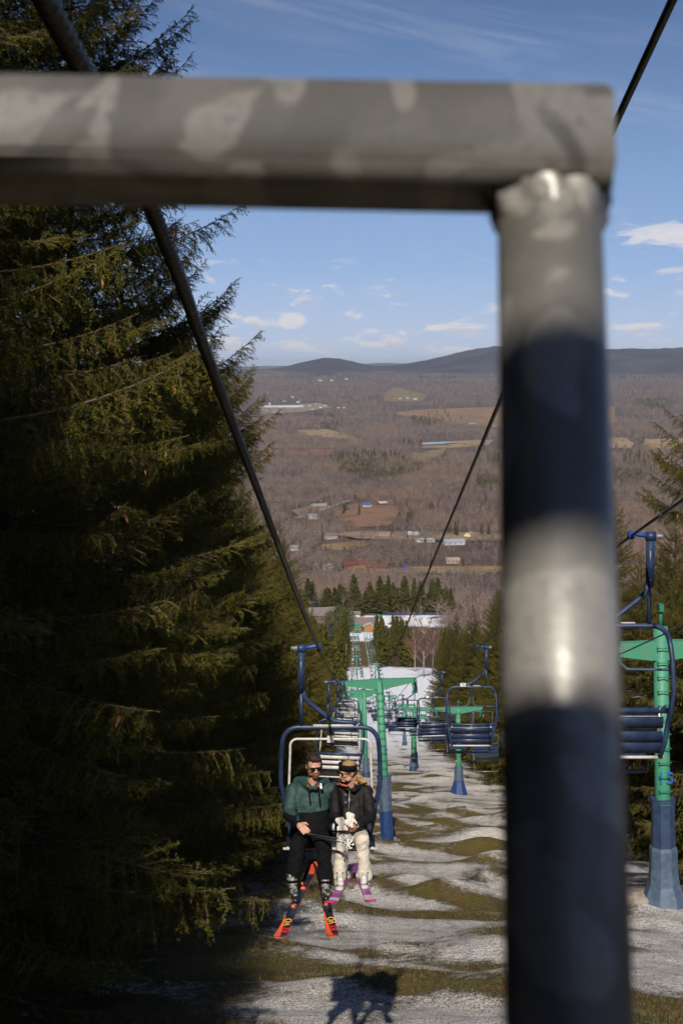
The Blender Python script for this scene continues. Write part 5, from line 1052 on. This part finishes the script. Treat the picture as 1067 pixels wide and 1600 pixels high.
bind(s1, L1, M1, man, ml, al, .46, (BB, BW, BGR), BIND); bind(s2, L2, M2, man, ml, ar, .46, (BB, BW, BGR), BIND); bind(s3, L3, M3, woman, wl2, wal, .46, (BWH, BWH, BGR), BWH, .92); bind(s4, L4, M4, woman, wl2, war, .46, (BWH, BWH, BGR), BWH, .92)
ALU = mat('pole_aluminium', (.16, .16, .17), .3, .7)
for i, (g, e, lab) in enumerate([((477, 1302, 14.50), (537, 1312, 14.02), 'ski pole across the laps with its white snowflake basket, upper one'), ((480, 1304, 14.48), (545, 1319, 14.00), 'ski pole across the laps with its white snowflake basket, lower one')]):
    g, e = U(*g), U(*e); o = empty('ski_pole', g, lab, 'ski pole'); d = e-g; b = MB(); b.tube([Vector((0, 0, 0)), d*1.06], [.008, .006], 8); child('shaft', b.mesh('shaft', ALU), o); b = MB(); dn_ = Vector((0, -.9, .4)).normalized(); a_ = dn_.orthogonal().normalized(); c_ = dn_.cross(a_)
    for k_ in range(6):
        v = a_*math.cos(k_*math.pi/3)+c_*math.sin(k_*math.pi/3); w_ = a_*math.cos(k_*math.pi/3+.5)+c_*math.sin(k_*math.pi/3+.5); b.tube([d, d+v*.048], .007, 6); b.tube([d+v*.036, d+v*.03+w_*.022], .007, 6); b.tube([d+v*.046, d+w_*.046], .005, 6)
    child('basket', b.mesh('basket', M['plate']), o); b = MB(); capsule(b, d*.0, .015, -d.normalized()*.11, .017); child('grip', b.mesh('grip', JB), o)

# ---- the person turned round on the nearest chair, behind the lens (unseen, added to shade the lower post)
hd_top = back_to_sun(880, 1370, .39, -.46); hp = Head((hd_top.x, -.46, hd_top.z-.125), 8, 0, 0, 1.0); pl_ = Vector((hd_top.x-.02, -.56, hd_top.z-.98))
b = MB(); hp.flesh(b, pl_+Vector((0, .06, .62)), .055); torso(b, pl_+Vector((0, .02, .1)), pl_+Vector((0, .03, .42)), pl_+Vector((-.19, .02, .60)), pl_+Vector((.19, .02, .60)), .15, .15, .7, .06)
for s_ in (-1, 1):
    sh_, el_, wr_ = pl_+Vector((s_*.21, .02, .58)), pl_+Vector((s_*.27, -.06, .30)), pl_+Vector((s_*.16, -.26, .20)); capsule(b, sh_, .05, el_, .042); capsule(b, el_, .042, wr_, .03); hand(b, wr_, Vector((-s_*.4, -1, -.3)), Vector((-s_, 0, .5)), 1, .5); capsule(b, pl_+Vector((s_*.1, 0, .05)), .08, pl_+Vector((s_*.13, -.42, .02)), .06); capsule(b, pl_+Vector((s_*.13, -.42, .02)), .06, pl_+Vector((s_*.13, -.45, -.42)), .045)
ph = top('person', skin(shift(b, pl_), 'person', .011, [SKIN], 3), pl_, label='unseen person in a dark jacket and beanie behind the galvanized rail, on the nearest chair', cat='person')
b = MB(); torso(b, pl_+Vector((0, .02, .06)), pl_+Vector((0, .03, .42)), pl_+Vector((-.20, .02, .585)), pl_+Vector((.20, .02, .585)), .19, .19, .74, .08)
for s_ in (-1, 1): capsule(b, pl_+Vector((s_*.21, .02, .58)), .08, pl_+Vector((s_*.27, -.06, .30)), .072); capsule(b, pl_+Vector((s_*.27, -.06, .30)), .07, pl_+Vector((s_*.175, -.23, .215)), .055)
child('jacket', skin(shift(b, pl_), 'jacket', .014, [JB], 3, .02, 14), ph)
b = MB()
for s_ in (-1, 1): capsule(b, pl_+Vector((s_*.1, 0, .05)), .105, pl_+Vector((s_*.13, -.42, .02)), .085); capsule(b, pl_+Vector((s_*.13, -.42, .02)), .085, pl_+Vector((s_*.13, -.45, -.35)), .08)
child('trousers', skin(shift(b, pl_), 'trousers', .014, [JB], 3, .02, 14), ph)
b = MB(); ellipsoid(b, hp.p(0, .012, .048), (.090, .110, .092), hp.M); child('beanie', skin(shift(b, pl_), 'beanie', .008, [JG], 2), ph)
for s_ in (-1, 1): b = MB(); q = Vector((s_*.13, -.46, -.44)); capsule(b, q, .055, q+Vector((0, -.18, -.06)), .045); child('boot', skin(b, 'boot', .01, [BB], 2), ph)
# ------------------------------------------------------------ a few riders on the far uphill chairs
def far_rider(i, yy, jc, lab):
    y_ = passenger_rope.y+S*i; p = at_y(CL, y_)+Vector((CX-.2, 0, -2.05)); b = MB(); hp_ = Head((0, .0, .78), 0, 0, 0, 1.05); hp_.flesh(b, Vector((0, .02, .6)), .055); torso(b, (0, 0, .1), (0, .02, .42), (-.19, .02, .58), (.19, .02, .58), .15, .15, .7, .06)
    for s_ in (-1, 1): capsule(b, (s_*.2, .02, .57), .05, (s_*.24, -.12, .32), .04); capsule(b, (s_*.24, -.12, .32), .04, (s_*.14, -.32, .24), .035); hand(b, (s_*.14, -.32, .24), (-s_*.3, -1, -.4), (-s_, 0, .4), 1, .5); capsule(b, (s_*.1, 0, .06), .08, (s_*.12, -.44, .04), .06); capsule(b, (s_*.12, -.44, .04), .06, (s_*.12, -.44, -.42), .045)
    o = top('person', skin(b, 'person', .02, [SKIN], 2), p, label=lab, cat='person'); b = MB(); torso(b, (0, 0, .08), (0, .02, .42), (-.2, .02, .57), (.2, .02, .57), .19, .19, .74, .08)
    for s_ in (-1, 1): capsule(b, (s_*.2, .02, .57), .08, (s_*.24, -.12, .32), .07); capsule(b, (s_*.24, -.12, .32), .07, (s_*.15, -.29, .25), .055)
    child('jacket', skin(b, 'jacket', .025, [mat('far_jacket_%d' % i, jc, .7)], 2), o); b = MB()
    for s_ in (-1, 1): capsule(b, (s_*.1, 0, .06), .11, (s_*.12, -.44, .04), .09); capsule(b, (s_*.12, -.44, .04), .09, (s_*.12, -.44, -.36), .085); b.box((s_*.12, -.5, -.50), (.10, .34, .16), bev=.03)
    child('trousers', skin(b, 'trousers', .025, [JB], 2), o); b = MB(); ellipsoid(b, hp_.p(0, .01, .05), (.10, .12, .10), hp_.M); child('helmet', b.mesh('helmet', BB), o)
for i, jc, lab in ((11, (.5, .03, .03), 'tiny rider in a red jacket on a far uphill chair, the nearest such rider'), (14, (.45, .06, .04), 'tiny rider in a red jacket on a far uphill chair, beyond the nearest one'), (17, (.04, .05, .12), 'tiny rider in a dark blue jacket on a far uphill chair'), (20, (.62, .45, .03), 'tiny rider in a yellow jacket on a far uphill chair'), (24, (.03, .03, .03), 'tiny rider in black on a far uphill chair')): far_rider(i, 0, jc, lab)
# ------------------------------------------------------------ grass tufts on the bare patches
r = np.random.RandomState(2); n = 60000; y = 16+(r.rand(n)**1.6)*60; x = r.uniform(-6, 12, n); d = snow_mask(x, y)+.45*(fbm(x*4, y*4, 3)-.5); ok = (d < .48) & (x > XL(y)-3) & (np.abs(x/y) < .34); x, y = x[ok][:17000], y[ok][:17000]; z = H(x, y); n = len(x)
nb = 4; a = r.rand(n, nb)*6.283; l = r.uniform(.025, .075, (n, nb)); lean = r.uniform(.2, .9, (n, nb)); bx_ = x[:, None]+r.normal(0, .03, (n, nb)); by_ = y[:, None]+r.normal(0, .03, (n, nb)); bz_ = np.repeat(z[:, None]-.01, nb, 1); wv_ = .006
v = np.stack([np.stack([bx_-np.sin(a)*wv_, by_+np.cos(a)*wv_, bz_], -1), np.stack([bx_+np.sin(a)*wv_, by_-np.cos(a)*wv_, bz_], -1), np.stack([bx_+np.cos(a)*l*lean, by_+np.sin(a)*l*lean, bz_+l], -1)], 2).reshape(-1, 3)
top('grass', np_mesh('grass', v, np.arange(len(v)).reshape(-1, 3), [mat('dry_grass', (.11, .105, .025), .8, c2=(.20, .135, .06), scale=1.2, trans=.2)]), kind='stuff', label='short olive and brown grass in the bare patches of the run', cat='grass')
# ------------------------------------------------------------ air
b = MB(); b.box((0, 34000, 40), (100000, 68600, 600)); hz = top('haze', b.mesh('haze'), kind='stuff', label='thin bluish winter haze over the valley', cat='haze')
m = bpy.data.materials.new('haze'); m.use_nodes = True; nn, ll = m.node_tree.nodes, m.node_tree.links; nn.remove(nn['Principled BSDF']); pv = nn.new('ShaderNodeVolumePrincipled'); pv.inputs['Color'].default_value = (.72, .84, 1, 1); pv.inputs['Density'].default_value = 2.4e-5; ll.new(pv.outputs[0], nn['Material Output'].inputs['Volume']); hz.data.materials.append(m)
hz.location.z = 0
